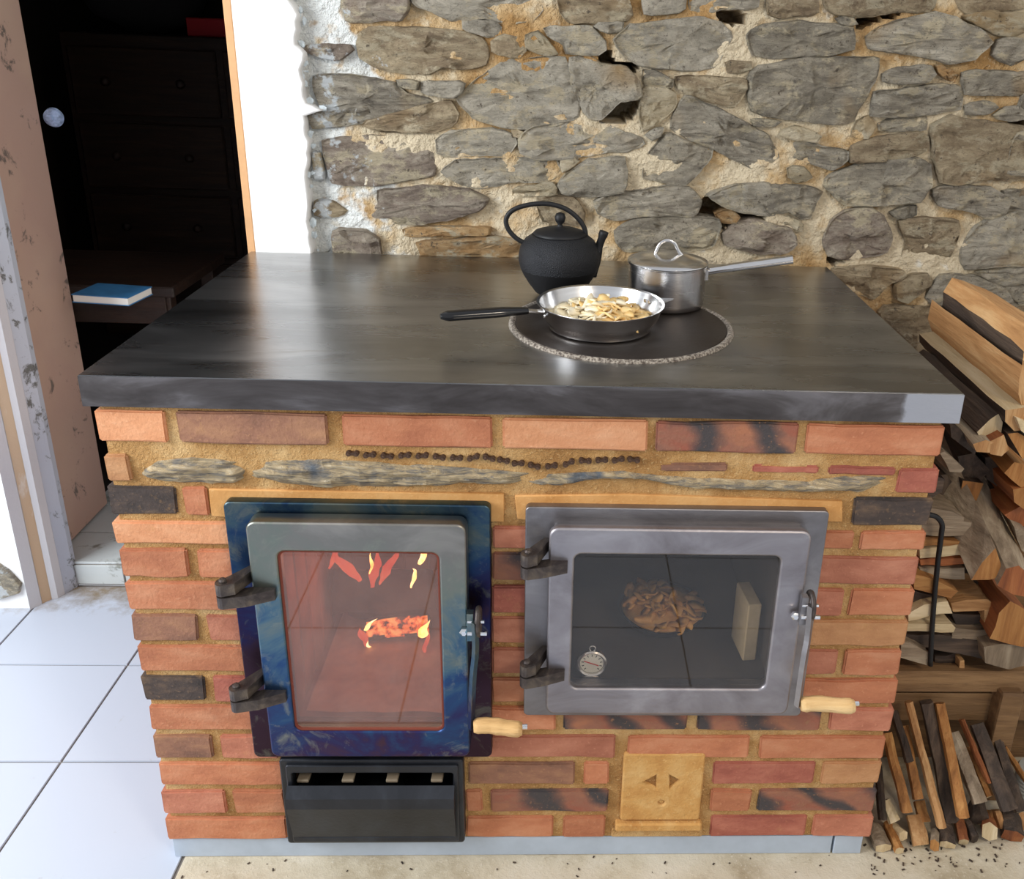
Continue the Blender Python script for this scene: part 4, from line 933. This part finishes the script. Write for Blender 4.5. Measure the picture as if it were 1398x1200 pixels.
bm = bmesh.new(); lathe(bm, [(0, 0), (HR-.004, 0), (HR, .003), (HR, .008), (HR-.002, .010), (0, .010)], (HC[0], HC[1], TZW-.006), 96); wk(smooth_angle(fin('hotplate_disc', bm, HOT)))
TP = TZW+.0045

# ================================================================== UTENSILS
# kettle
kx, ky = .034, .462
kt = empty('cast_iron_kettle', (kx, ky, TP)); tag(kt, 'black cast iron teapot kettle with arched handle on the back of the hotplate', 'kettle')
def K(bm, nm, m, sm=True): return keep(fin(nm, bm, m, smooth=sm), kt)
bm = bmesh.new(); lathe(bm, [(0, 0), (.040, 0), (.046, .004), (.058, .020), (.069, .038), (.0745, .050)], (kx, ky, TP), 64); K(bm, 'lower_body', IRON)
bm = bmesh.new(); lathe(bm, [(.0745, .050), (.0775, .064), (.0775, .076), (.0745, .090), (.066, .104), (.054, .113), (.051, .115), (.051, .111), (0, .111)], (kx, ky, TP), 64); K(bm, 'upper_body', IRONB)
bm = bmesh.new(); lathe(bm, [(0, .113), (.050, .113), (.051, .116), (.047, .120), (.025, .127), (.006, .129), (.0045, .134), (.009, .140), (.0105, .147), (.008, .154), (0, .157)], (kx, ky, TP), 48); K(bm, 'lid', IRON)
hp = [at(a, b, 1, ky) for a, b in ((724,335),(706,326),(694,313),(691,299),(700,287),(720,280),(745,278),(770,284),(788,297),(798,312),(800,330))]
hp = [(v.x, v.y-.02*math.sin(PI*i/10)*0, v.z) for i, v in enumerate(hp)]
bm = bmesh.new(); tube(bm, spline(hp, 5), .0046, 10); K(bm, 'handle', IRON)
sp_ = [at(802, 372, 1, ky), at(812, 352, 1, ky), at(819, 333, 1, ky), at(825, 316, 1, ky)]
bm = bmesh.new(); sps = spline(sp_, 5); tube(bm, sps, [.020-.0125*min(1, i/9)+(.0015 if i > 12 else 0) for i in range(len(sps))], 14); K(bm, 'spout', IRON)
for q in (hp[0], hp[-1]):
    bm = bmesh.new(); bmesh.ops.create_uvsphere(bm, u_segments=12, v_segments=8, radius=.008, matrix=Matrix.Translation((q[0], q[1], q[2]-.003))); K(bm, 'handle_lug', IRON)
# saucepan
sx, sy = .236, .405
sp = empty('saucepan', (sx, sy, TP)); tag(sp, 'lidded stainless steel saucepan with long handle at the back right of the hotplate', 'saucepan')
def SP(bm, nm, m, sm=True): return smooth_angle(keep(fin(nm, bm, m), sp), 50)
bm = bmesh.new(); lathe(bm, [(0, 0), (.066, 0), (.071, .004), (.072, .012), (.0725, .078), (.0755, .080), (.0755, .0815), (.0715, .0815), (.070, .076), (.069, .008), (0, .006)], (sx, sy, TP), 64); SP(bm, 'pan_body', STEELD)
bm = bmesh.new(); lathe(bm, [(0, .0805), (.072, .0805), (.0755, .083), (.0745, .085), (.060, .090), (.030, .096), (0, .098)], (sx, sy, TP), 64); SP(bm, 'lid', STEEL)
lh = [at(a, b, 1, sy) for a, b in ((892,356),(895,345),(901,333),(911,328),(921,332),(926,342),(934,352))]
bm = bmesh.new(); tube(bm, spline(lh, 5), .0036, 10, up=(0, 1, 0)); SP(bm, 'lid_handle', STEEL)
h0 = at(960, 371, 1, sy); h1 = at(1000, 365, 1, sy-.01); h2 = at(1082, 354, 1, sy-.02)
bm = bmesh.new(); tube(bm, spline([(h0.x-.008, sy, h0.z-.004), h0, h1, h1.lerp(h2, .5), h2], 4), [.008]*4+[.009]*4+[.0102]*9, 14, flat=.8, up=(0, 0, 1)); SP(bm, 'handle', STEEL)
bm = bmesh.new(); bmesh.ops.create_cube(bm, size=1, matrix=Matrix.Translation((sx+.073, sy-.004, TP+.062)) @ Matrix.Diagonal((.004, .022, .020, 1))); SP(bm, 'handle_bracket', STEELD)
# frying pan
fx, fy = .107, .252; RF = .107
fp = empty('frying_pan', (fx, fy, TP)); tag(fp, 'open stainless steel frying pan full of slices, black handle pointing left', 'frying pan')
def FP(bm, nm, m): return smooth_angle(keep(fin(nm, bm, m), fp), 50)
bm = bmesh.new(); lathe(bm, [(0, 0), (.082, 0), (.088, .003), (.0885, .010), (.094, .014), (.101, .026), (.106, .042), (.1095, .045), (.1095, .0465), (.105, .045), (.099, .028), (.091, .014), (0, .0125)], (fx, fy, TP), 72); FP(bm, 'pan_body', STEEL)
p0 = Vector((fx-RF*.93, fy-.035, TP+.036)); tip = at(601, 432, 1, fy-.085)
q1 = p0.lerp(tip, .18)+Vector((0, 0, .004))
bm = bmesh.new(); tube(bm, [p0+Vector((.004, .012, 0)), p0, q1], [.009, .008, .007], 10, flat=.5, up=(0, 0, 1)); FP(bm, 'handle_tang', STEEL)
bm = bmesh.new(); pts = spline([q1.lerp(p0, .2), q1.lerp(tip, .2), q1.lerp(tip, .5), q1.lerp(tip, .85), tip], 4); tube(bm, pts, [.0075+.0045*min(1, i/5) if i < 14 else .012-.0022*(i-13) for i in range(len(pts))], 14, flat=.72, up=(0, 0, 1)); FP(bm, 'handle', BAKEL)
for a, b in ((.012, -.055), (-.020, -.05)):
    ang = math.atan2(-.035, -RF)+a*8; bm = bmesh.new(); lathe(bm, [(0, 0), (.0035, 0), (.0032, .0015), (0, .002)], n=12)
    bm.transform(Matrix.Translation((fx+.1035*math.cos(ang), fy+.1035*math.sin(ang), TP+.030)) @ Matrix.Rotation(ang, 4, 'Z') @ Matrix.Rotation(PI/2, 4, 'Y')); FP(bm, 'rivet', CHROME)
for a in (.62, .5):
    ang = a; bm = bmesh.new(); lathe(bm, [(0, 0), (.0035, 0), (.0032, .0015), (0, .002)], n=12)
    bm.transform(Matrix.Translation((fx+.1005*math.cos(ang), fy+.1005*math.sin(ang), TP+.033)) @ Matrix.Rotation(ang, 4, 'Z') @ Matrix.Rotation(-PI/2, 4, 'Y')); FP(bm, 'rivet', CHROME)
bm = bmesh.new(); v = [bm.verts.new(Vector(q)+Vector((fx, fy, TP))) for q in ((.098, .040, .044), (.104, .012, .044), (.128, .030, .047), (.098, .040, .041), (.104, .012, .041), (.128, .030, .044))]
for f in ((0, 1, 2), (3, 5, 4), (0, 3, 4, 1), (1, 4, 5, 2), (2, 5, 3, 0)): bm.faces.new([v[i] for i in f])
FP(bm, 'pouring_lip', STEEL)
# slices
def slice_mesh(name, L_, wd, th, cur, mat, seed):
    bm = bmesh.new(); N_ = 10; rows = []
    for i in range(N_+1):
        t = i/N_*2-1; x = t*L_/2; w_ = wd*math.sqrt(max(0, 1-t*t*.96)); yc = cur*(t*t); zc_ = .0025*math.sin(t*3+seed)
        rows.append([bm.verts.new((x, yc-w_*.15, zc_)), bm.verts.new((x, yc+w_*.5, zc_+th*.5)), bm.verts.new((x, yc+w_, zc_+th)), bm.verts.new((x, yc+w_, zc_)), bm.verts.new((x, yc+w_*.4, zc_-th*.3))])
    for a, b in zip(rows, rows[1:]):
        for j in range(5): bm.faces.new((a[j], a[(j+1) % 5], b[(j+1) % 5], b[j]))
    bm.faces.new(rows[0]); bm.faces.new(rows[-1]); bmesh.ops.recalc_face_normals(bm, faces=bm.faces)
    me = bpy.data.meshes.new(name); bm.to_mesh(me); bm.free(); me.materials.append(mat)
    for p in me.polygons: p.use_smooth = True
    return me
def flesh(name, a, b):
    m = M(name, .45); n_ = m.noise(40, 4, .6); m.col(m.vary(m.ramp(n_, [(.35, a), (.65, b)]), .08)); m.p.inputs['Subsurface Weight'].default_value = .0; return m.m
PALE = flesh('pale_slice_flesh', srgb(246, 228, 186), srgb(252, 242, 216)); GOLD = flesh('golden_slice_flesh', srgb(230, 188, 116), srgb(246, 216, 156)); BAKED = flesh('baked_slice_flesh', srgb(196, 140, 72), srgb(232, 184, 112))
sm = {}
for k, mt in (('p', PALE), ('g', GOLD), ('b', BAKED)): sm[k] = [slice_mesh('apple_slice', .036+.005*i, .013+.002*i, .004, .004+.0025*i, mt, i) for i in range(3)]
rs = random.Random(11)
def drop_slices(cx, cy, cz, R, n_, kinds, domez, label, group, scale=1.0):
    for i in range(n_):
        a = rs.uniform(0, 2*PI); r = R*math.sqrt(rs.random()); x = r*math.cos(a); y = r*math.sin(a)
        k, lb = kinds(x/R, y/R)
        o = bpy.data.objects.new('apple_slice', rs.choice(sm[k])); C.objects.link(o)
        o.location = (cx+x, cy+y, cz+domez*(1-(r/R)**2)*rs.uniform(.3, 1)+.003); o.rotation_euler = (rs.gauss(0, .28), rs.gauss(0, .28), rs.uniform(0, 2*PI)); s = scale*rs.uniform(.85, 1.15); o.scale = (s, s, s)
        tag(o, lb, 'food', group)
def where(x, y): return ('front' if y < -.33 else 'back' if y > .33 else 'middle')+(' left' if x < -.33 else ' right' if x > .33 else '')
def pan_kind(x, y):
    k = 'p' if x+rs.gauss(0, .25) < .05 else 'g'
    return k, ('pale cream apple slice' if k == 'p' else 'golden browned apple slice')+' in the frying pan, '+where(x, y)+' of the heap'
drop_slices(fx, fy, TP+.018, .074, 150, pan_kind, .020, '', 'apple slices in the frying pan', .92)
# ---- in the oven
dsh = at(905, 868, 1, .13); OZF = .391
dc = (dsh.x, .17, .445)
rk = empty('oven_dish', (dc[0], dc[1], OZF)); tag(rk, 'dark round baking dish heaped with apple slices inside the oven', 'dish')
bm = bmesh.new(); lathe(bm, [(0, .0), (.055, .0), (.066, .006), (.080, .024), (.083, .027), (.080, .027), (.064, .010), (0, .007)], (dc[0], dc[1], OZF+.004), 48); keep(smooth_angle(fin('dish_body', bm, IRON)), rk)
bm = bmesh.new(); lathe(bm, [(0, .0), (.03, 0), (.03, .004), (0, .004)], (dc[0], dc[1], OZF), 24); keep(fin('dish_foot', bm, IRON), rk)
bm = bmesh.new(); lathe(bm, [(0, .011), (.060, .011), (.075, .0255), (.050, .034), (0, .038)], (dc[0], dc[1], OZF+.004), 32); 
for v in bm.verts: v.co.z += .002*noise.noise(v.co*60)
tag(fin('fruit_filling', bm, BAKED, smooth=True), 'mass of baked apple filling under the slices in the oven dish', 'food', kind='stuff')
drop_slices(dc[0], dc[1], OZF+.032, .070, 70, lambda x, y: ('b', 'browned apple slice heaped in the dark oven dish, '+('front' if y < -.3 else 'back' if y > .3 else 'middle')+(' left' if x < -.3 else ' right' if x > .3 else ' centre')), .016, '', 'apple slices in the oven dish', .9)
tt = at(1029, 826, 1, .055)
b_ = bbox_obj('oven_block', tt.x-.013, tt.x+.011, .055, .125, OZF+.0, tt.z, PALEB, bev=.002); b_.rotation_euler = (0, 0, .12); tag(b_, 'narrow pale block standing upright at the right inside the oven', 'brick')  # solid block for a pale upright shape showing in the oven glass
# thermometer
tc = at(808, 905, 1, -.004); tm = empty('oven_thermometer', (tc.x, -.004, tc.z-.027)); tag(tm, 'round steel oven thermometer behind the oven glass, lower left', 'thermometer')
def T(bm, nm, m):
    bm.transform(Matrix.Translation((tc.x, -.004, tc.z)) @ Matrix.Rotation(PI/2, 4, 'X')); return keep(fin(nm, bm, m), tm)
bm = bmesh.new(); lathe(bm, [(0, -.006), (.024, -.006), (.0255, -.003), (.0255, .003), (.023, .005), (.0205, .0035), (.020, 0), (0, 0)], n=40); smooth_angle(T(bm, 'case', STEEL))
bm = bmesh.new(); lathe(bm, [(0, .0006), (.0195, .0006), (.0195, .0002)], n=40); T(bm, 'dial', plain('dial_face', srgb(225, 225, 216), .5))
for k in range(11):
    a = math.radians(225-27*k); bm = bmesh.new(); bmesh.ops.create_cube(bm, size=1, matrix=Matrix.Rotation(a, 4, 'Z') @ Matrix.Translation((.0155, 0, .001)) @ Matrix.Diagonal((.004, .0012, .0006, 1))); T(bm, 'tick_mark', IRON)
bm = bmesh.new(); bmesh.ops.create_cube(bm, size=1, matrix=Matrix.Rotation(-.35, 4, 'Z') @ Matrix.Translation((-.001, 0, .002)) @ Matrix.Diagonal((.026, .0014, .0008, 1))); T(bm, 'needle', plain('red_needle', srgb(200, 50, 40), .5))
bm = bmesh.new(); tube(bm, [(.005*math.cos(a), .029+.005*math.sin(a), 0) for a in [2*PI*k/14 for k in range(15)]], .0013, 6, cap=False); T(bm, 'hanging_loop', STEEL)
bm = bmesh.new(); box(bm, -.016, .016, -.0275, -.024, -.012, .006); T(bm, 'stand', STEEL)

# ================================================================== WOOD STORE at the right
rack = empty('log_rack', (.95, .3, 0)); tag(rack, 'rough wooden pallet rack holding the split logs right of the stove', 'rack')
RB = WM[('g', 0)]
RY = .14
def rz(py, y=RY): return at(1290, py, 1, y).z
zt_ = rz(917); z1_ = rz(945); z2_ = rz(953); z3_ = rz(990)
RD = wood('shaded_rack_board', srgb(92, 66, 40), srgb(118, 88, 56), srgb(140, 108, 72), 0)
keep(bbox_obj('rack_or_shade_board', .645, 1.49, RY, RY+.022, z1_, zt_, RD, bev=.002, jit=.001), rack)
keep(bbox_obj('rack_or_shade_board', .645, 1.49, RY+.012, RY+.034, z3_, z2_, RD, bev=.002, jit=.001), rack)
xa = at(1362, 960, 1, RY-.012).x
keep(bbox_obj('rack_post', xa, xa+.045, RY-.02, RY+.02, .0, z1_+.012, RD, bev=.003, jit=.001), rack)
keep(bbox_obj('rack_or_shade_board', .645, 1.49, .235, .255, 0, z1_-.003, RD, bev=.002), rack)  # dark back board added to make shade behind the kindling
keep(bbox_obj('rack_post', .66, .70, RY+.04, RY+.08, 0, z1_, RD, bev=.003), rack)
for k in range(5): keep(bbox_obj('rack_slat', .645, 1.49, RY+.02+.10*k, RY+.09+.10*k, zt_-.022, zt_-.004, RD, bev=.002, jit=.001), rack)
hp2 = [at(a, b, 1, RY-.015) for a, b in ((1255,700),(1266,702),(1279,706),(1286,716),(1285,730),(1279,780),(1273,850),(1270,908))]
bm = bmesh.new(); tube(bm, spline(hp2, 5), .0048, 10); o = keep(fin('hoop_bar', bm, IRON, smooth=True), rack); o['label'] = 'black iron hoop bar'
def log(poly, y0, L_, k, label, side=None, up=0.0, dx=0.0, rough=.0022, seed=None, axis=1, group='split logs stacked right of the stove', endk=None, taper=.9):
    """split log: end outline at depth y0, running back by L_"""
    P0 = [at(a, b, 1, y0) for a, b in poly]; n_ = len(P0); seed = seed if seed is not None else len(bpy.data.objects)
    c = sum(P0, Vector())/n_; bm = bmesh.new(); sg = 6; rings = []
    O = []
    for i in range(n_):
        a, b = P0[i], P0[(i+1) % n_]; kk = max(1, int((b-a).length/.02))
        O += [a.lerp(b, j/kk) for j in range(kk)]
    m_ = len(O)
    for s in range(sg+1):
        t = s/sg; sc = 1+(taper-1)*t
        ring = []
        for q in O:
            p = c+(q-c)*sc+Vector((dx*t, L_*t, up*t)); p += Vector([noise.noise(p*26+Vector((seed, j*5, 0))) for j in range(3)])*rough*1.6+Vector([noise.noise(p*80+Vector((seed, j*5, 0))) for j in range(3)])*rough*.7
            ring.append(bm.verts.new(p))
        rings.append(ring)
    ar = sum(O[i-1].x*O[i].z-O[i].x*O[i-1].z for i in range(m_)); sg_ = 1 if ar > 0 else -1
    for a, b in zip(rings, rings[1:]):
        for i in range(m_):
            f = bm.faces.new((a[i], a[(i+1) % m_], b[(i+1) % m_], b[i]))
            e_ = O[(i+1) % m_]-O[i]; nn = Vector((e_.z*sg_, 0, -e_.x*sg_)).normalized()
            if side and nn.dot(Vector(side[1])) > .35: f.material_index = 1
    f0 = bm.faces.new(rings[0]); f1 = bm.faces.new(rings[-1])
    mats = [WM[(k, axis)]]
    if side:
        mats.append(WM[(side[0], axis)])
    if endk: mats.append(WM[(endk, 2)]); f0.material_index = f1.material_index = len(mats)-1
    return tag(fin('split_log', bm, mats), label, 'log', group)
bk_ = ('b', (-.7, 0, -.7))
log([(1395,512),(1400,478),(1418,452),(1475,470),(1480,540),(1440,556)], .16, .36, 't', 'large tan split log on the very top of the pile, wide flat face up', side=bk_)
log([(1389,536),(1396,500),(1412,512),(1440,545),(1420,562),(1396,562)], .13, .40, 't', 'thick split log with two clean tan faces just below the topmost log', side=('b', (.8, 0, .4)), endk='t')
log([(1372,560),(1400,556),(1428,562),(1420,584),(1384,588),(1373,576)], .12, .40, 'p', 'pale split log with bark underneath beside the back corner of the worktop', side=('b', (-.8, 0, -.3)), endk='t')
log([(1338,600),(1333,590),(1350,570),(1362,563),(1368,575),(1367,590),(1357,602)], .14, .34, 'b', 'round bark covered log with a pale cracked end just under the pale split log', endk='p', rough=.003)
log([(1329,606),(1345,601),(1358,603),(1352,618),(1334,618)], .12, .30, 'y', 'small grey log end left of the two cracked ends', endk='t')
log([(1352,602),(1370,594),(1378,614),(1368,622),(1352,619)], .12, .30, 'r', 'small squarish log end under the cracked round log', endk='t')
log([(1376,592),(1390,590),(1410,600),(1415,625),(1395,625)], .12, .34, 'b', 'dark bark log below the pale split log at the right', endk='g')
log([(1298,580),(1306,582),(1334,612),(1330,620),(1298,596)], .16, .10, 'b', 'thin dark log lying close to the back right corner of the bricks')
log([(1386,572),(1400,575),(1420,590),(1410,600),(1394,588)], .11, .20, 'p', 'cream splinter of wood poking out between the bark logs at the far right')
log([(1283,620),(1290,617),(1316,640),(1312,646),(1296,645)], .13, .16, 'y', 'silvery weathered chip beside the top brick courses', axis=0)
log([(1313,657),(1342,660),(1335,685),(1312,676)], .20, .28, 'b', 'squared log with an orange yellow end in the dark middle of the pile', endk='g')
log([(1372,645),(1384,631),(1405,636),(1425,655),(1395,667)], .14, .34, 'g', 'golden split log at the right edge above two orange ones', endk='g')
log([(1382,668),(1410,662),(1420,690),(1400,696),(1384,686)], .14, .34, 'r', 'orange log end directly under the golden split log', endk='g')
log([(1370,702),(1392,692),(1415,705),(1410,722),(1385,716)], .16, .34, 'r', 'brown triangular log end below the orange one', endk='r')
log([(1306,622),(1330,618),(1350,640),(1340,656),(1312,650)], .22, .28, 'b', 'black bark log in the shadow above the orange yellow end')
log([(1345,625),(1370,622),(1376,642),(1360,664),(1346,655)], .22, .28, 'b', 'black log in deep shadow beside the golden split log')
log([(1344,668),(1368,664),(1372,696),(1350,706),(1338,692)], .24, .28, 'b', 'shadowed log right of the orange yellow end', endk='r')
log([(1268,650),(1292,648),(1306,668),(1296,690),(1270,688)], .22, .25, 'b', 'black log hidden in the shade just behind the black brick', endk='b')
# long diagonal splits leaning into the pile
log([(1326,792),(1341,768),(1360,748),(1368,770),(1366,788),(1350,792)], .10, .22, 'y', 'grey weathered split log leaning with an orange triangular end', up=.16, dx=-.05, endk='g')
log([(1362,800),(1374,776),(1392,772),(1412,790),(1404,815),(1382,812)], .09, .24, 'y', 'pale edged split log slanting down at the right edge', up=.15, dx=-.045, endk='r')
log([(1352,872),(1364,836),(1378,822),(1402,834),(1420,862),(1412,884),(1376,880)], .11, .28, 'r', 'big reddish split log just above the rack at the right edge', endk='g')
log([(1342,884),(1368,878),(1400,884),(1410,905),(1380,914),(1345,905)], .12, .28, 'y', 'grey brown log resting on the rack board at the right', endk='y')
log([(1384,720),(1400,726),(1430,760),(1420,775),(1396,752)], .14, .28, 'y', 'dark slanting log behind the pale edged split', up=.06)
# short splits lying sideways
def side_split(poly, k, label, y0=.15, d=.09, rough=.002): return log(poly, y0, d, k, label, axis=0, rough=rough, group='short splits stacked beside the brickwork')
side_split([(1262,693),(1300,698),(1316,706),(1315,712),(1262,704)], 'y', 'grey short split topmost behind the bend of the iron hoop')
side_split([(1252,706),(1300,709),(1326,713),(1326,734),(1322,731),(1290,733),(1252,729)], 'y', 'thickest grey short split crossing behind the iron hoop')
side_split([(1255,733),(1285,736),(1312,739),(1310,744),(1255,746)], 'g', 'thin tan split squeezed under the thickest grey one')
side_split([(1255,750),(1320,743),(1322,757),(1256,763)], 'p', 'pale short split with a straight cut end behind the hoop')
side_split([(1255,765),(1300,761),(1318,763),(1318,771),(1256,772)], 'r', 'reddish thin split below the pale straight one')
side_split([(1255,776),(1290,778),(1316,774),(1318,791),(1288,790),(1255,784)], 'y', 'grey split with a ragged end above the slanting golden one')
side_split([(1248,784),(1280,792),(1308,807),(1299,816),(1278,812),(1248,804)], 'g', 'golden short split slanting down to the right', .13)
side_split([(1240,836),(1262,825),(1294,821),(1300,838),(1270,840),(1240,847)], 'p', 'whitish bent split halfway down the sideways stack', .13)
side_split([(1297,823),(1320,819),(1348,819),(1362,828),(1360,842),(1345,850),(1344,834),(1300,836)], 't', 'tan split with a rounded end right of the whitish bent one', .14)
side_split([(1300,838),(1344,838),(1342,852),(1305,852)], 'b', 'dark split under the tan round ended one', .16)
side_split([(1236,853),(1300,852),(1305,857),(1303,863),(1236,863)], 'p', 'straight cream split low in the sideways stack', .13)
side_split([(1302,858),(1350,860),(1353,874),(1300,872)], 'y', 'grey speckled split right of the straight cream one', .15)
side_split([(1236,866),(1300,868),(1368,878),(1370,894),(1340,897),(1236,880)], 'b', 'long dark bark covered split above the rack board', .15)
side_split([(1230,876),(1240,877),(1267,891),(1266,908),(1230,897)], 'y', 'pale grey split slanting behind the foot of the hoop', .13)
side_split([(1276,896),(1306,892),(1308,914),(1276,914)], 'b', 'dark stub standing on the rack board beside the hoop foot', .17)
side_split([(1310,902),(1316,900),(1318,915),(1311,915)], 't', 'tiny tan splinter standing on the rack board', .15, .02)
side_split([(1244,806),(1276,814),(1290,818),(1246,826)], 'b', 'dark wedge between the golden and the whitish split', .15)
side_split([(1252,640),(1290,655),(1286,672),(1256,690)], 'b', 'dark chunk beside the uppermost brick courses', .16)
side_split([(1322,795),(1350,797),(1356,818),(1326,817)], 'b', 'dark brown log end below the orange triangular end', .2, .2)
# kindling
def stick(a, b, wpx, k, label, yt, yb_, th=.016, endk='p', seed=0):
    f = lambda p: (1160+p[0]/5, 940+p[1]/5)
    A = at(*f(a), 1, yt); B = at(*f(b), 1, yb_); 
    if B.z < .004: B = at(*f(b), 2, .004)
    wd = wpx/5*.00118*.5; d = (A-B).normalized(); xx = Vector((1, 0, 0)); u = (xx-d*xx.dot(d)).normalized(); v = d.cross(u)
    rd_ = random.Random(seed+int(a[0])); bm = bmesh.new(); rings = []
    sh = [(-1, -.8), (rd_.uniform(-.3, .3), -1.25), (1, -.7), (1.05, .6), (.1, 1), (-.9, .7)]
    for s in range(9):
        t = s/8; c = B.lerp(A, t); ring = []
        for p, q in sh:
            pt = c+u*wd*p*(1-.12*t)+v*th*.6*q; pt += Vector([noise.noise(pt*16+Vector((seed+a[0], j*5, 0))) for j in range(3)])*.0028+Vector([noise.noise(pt*70+Vector((seed+a[0], j*5, 0))) for j in range(3)])*.0012
            ring.append(bm.verts.new(pt))
        rings.append(ring)
    for r0, r1 in zip(rings, rings[1:]):
        for i in range(6): bm.faces.new((r0[i], r0[(i+1) % 6], r1[(i+1) % 6], r1[i]))
    f0 = bm.faces.new(rings[0]); bm.faces.new(rings[-1]); f0.material_index = 1
    dz = min(v.co.z for v in bm.verts)
    if dz < 0:
        for v_ in bm.verts: v_.co.z -= dz
    return tag(fin('kindling_stick', bm, [WM[(k, 2)], WM[(endk, 2)]]), label, 'kindling', 'kindling leaning against the log rack')
stick((520,90), (690,900), 110, 'b', 'wide dark bark slab between the two long straight sticks', .13, .050)
stick((395,85), (628,945), 62, 't', 'longest straight tan kindling stick, leaning from the rack board', .125, .012)
stick((612,100), (770,880), 84, 'g', 'long golden kindling stick right of the dark bark slab', .125, .015)
stick((250,300), (388,840), 78, 'g', 'brown stick nearest the bricks with a clean cut lower end', .11, .02)
stick((365,255), (468,750), 70, 'g', 'golden stick with a bright frayed tip behind the longest tan one', .12, .035)
stick((300,160), (400,500), 60, 'b', 'short black stick at the top left of the kindling', .13, .07)
stick((700,300), (885,780), 112, 'y', 'broad grey brown stick with a rough cut end', .125, .03)
stick((800,400), (955,740), 54, 'g', 'short orange stick to the right of the broad grey one', .122, .05)
stick((760,210), (950,640), 36, 'r', 'thin reddish stick leaning highest on the right half', .13, .06)
stick((860,240), (1090,830), 130, 'b', 'thick bark covered branch leaning right of the middle', .13, .02)
stick((1000,330), (1170,850), 90, 'b', 'dark split stick along the rightmost thick branch', .132, .03)
stick((1050,400), (1215,640), 34, 'g', 'thin orange stick at the far right edge', .12, .08)
stick((190,520), (225,900), 60, 'b', 'black stick standing right against the brickwork', .10, .03)
stick((235,760), (300,915), 84, 'p', 'short stub with a pale fan shaped end beside the bricks', .06, .03)
stick((430,870), (480,1075), 124, 't', 'short wide tan offcut standing in front of the kindling', .05, .01)
stick((470,770), (512,920), 90, 'g', 'golden stub peeping above the wide tan offcut', .07, .04)
stick((640,940), (660,1085), 120, 'b', 'dark grey block at the foot of the longest tan stick', .05, .01)
stick((735,890), (770,1065), 80, 'r', 'reddish brown stub right of the dark grey block', .06, .02)
stick((925,850), (920,950), 90, 'g', 'round golden branch end lying in the heap', .07, .05, .03)
stick((915,950), (935,1045), 112, 'r', 'squat brown block under the round golden branch end', .06, .03, .03)
stick((255,940), (335,1125), 72, 'g', 'short orange stick lying on the hearth near the plinth', .05, .005)
stick((290,945), (365,1015), 80, 'p', 'pale chip lying over the short orange stick', .05, .02)
stick((150,960), (225,1110), 130, 'y', 'greyish pale offcut touching the end of the plinth', .05, .008)
stick((1080,860), (1100,1045), 160, 'b', 'dark brown stump at the lower right of the kindling', .07, .03, .03, 'r')
stick((860,780), (880,900), 120, 'b', 'dark lump of bark below the broad grey stick', .07, .04, .03, 'b')
stick((575,1030), (570,1110), 66, 'y', 'small round branch end lying at the very front', .03, .005, .02, 'g')
stick((800,940), (850,1050), 60, 'b', 'small dark stick between the two brown blocks', .05, .03, .02, 'b')
stick((1000,830), (1040,950), 60, 't', 'tan stub below the thick bark covered branch', .06, .04, .02)
stick((1130,850), (1180,960), 110, 't', 'tan split stub at the bottom right corner of the heap', .06, .04, .02)
# pale ribbed tub at the right edge
v = at(1402, 1055, 1, .12)
bm = bmesh.new(); pr_ = [(0, 0)]
for k in range(9): pr_ += [(.030, .008*k), (.033, .008*k+.004)]
pr_ += [(.030, .074), (0, .074)]
lathe(bm, pr_, (v.x+.022, .13, 0.0), 32); tag(smooth_angle(fin('ribbed_pot', bm, plain('pale_grey_plastic', srgb(170, 168, 160), .6), base=True)), 'pale ribbed pot standing under the rack at the far right edge', 'pot')
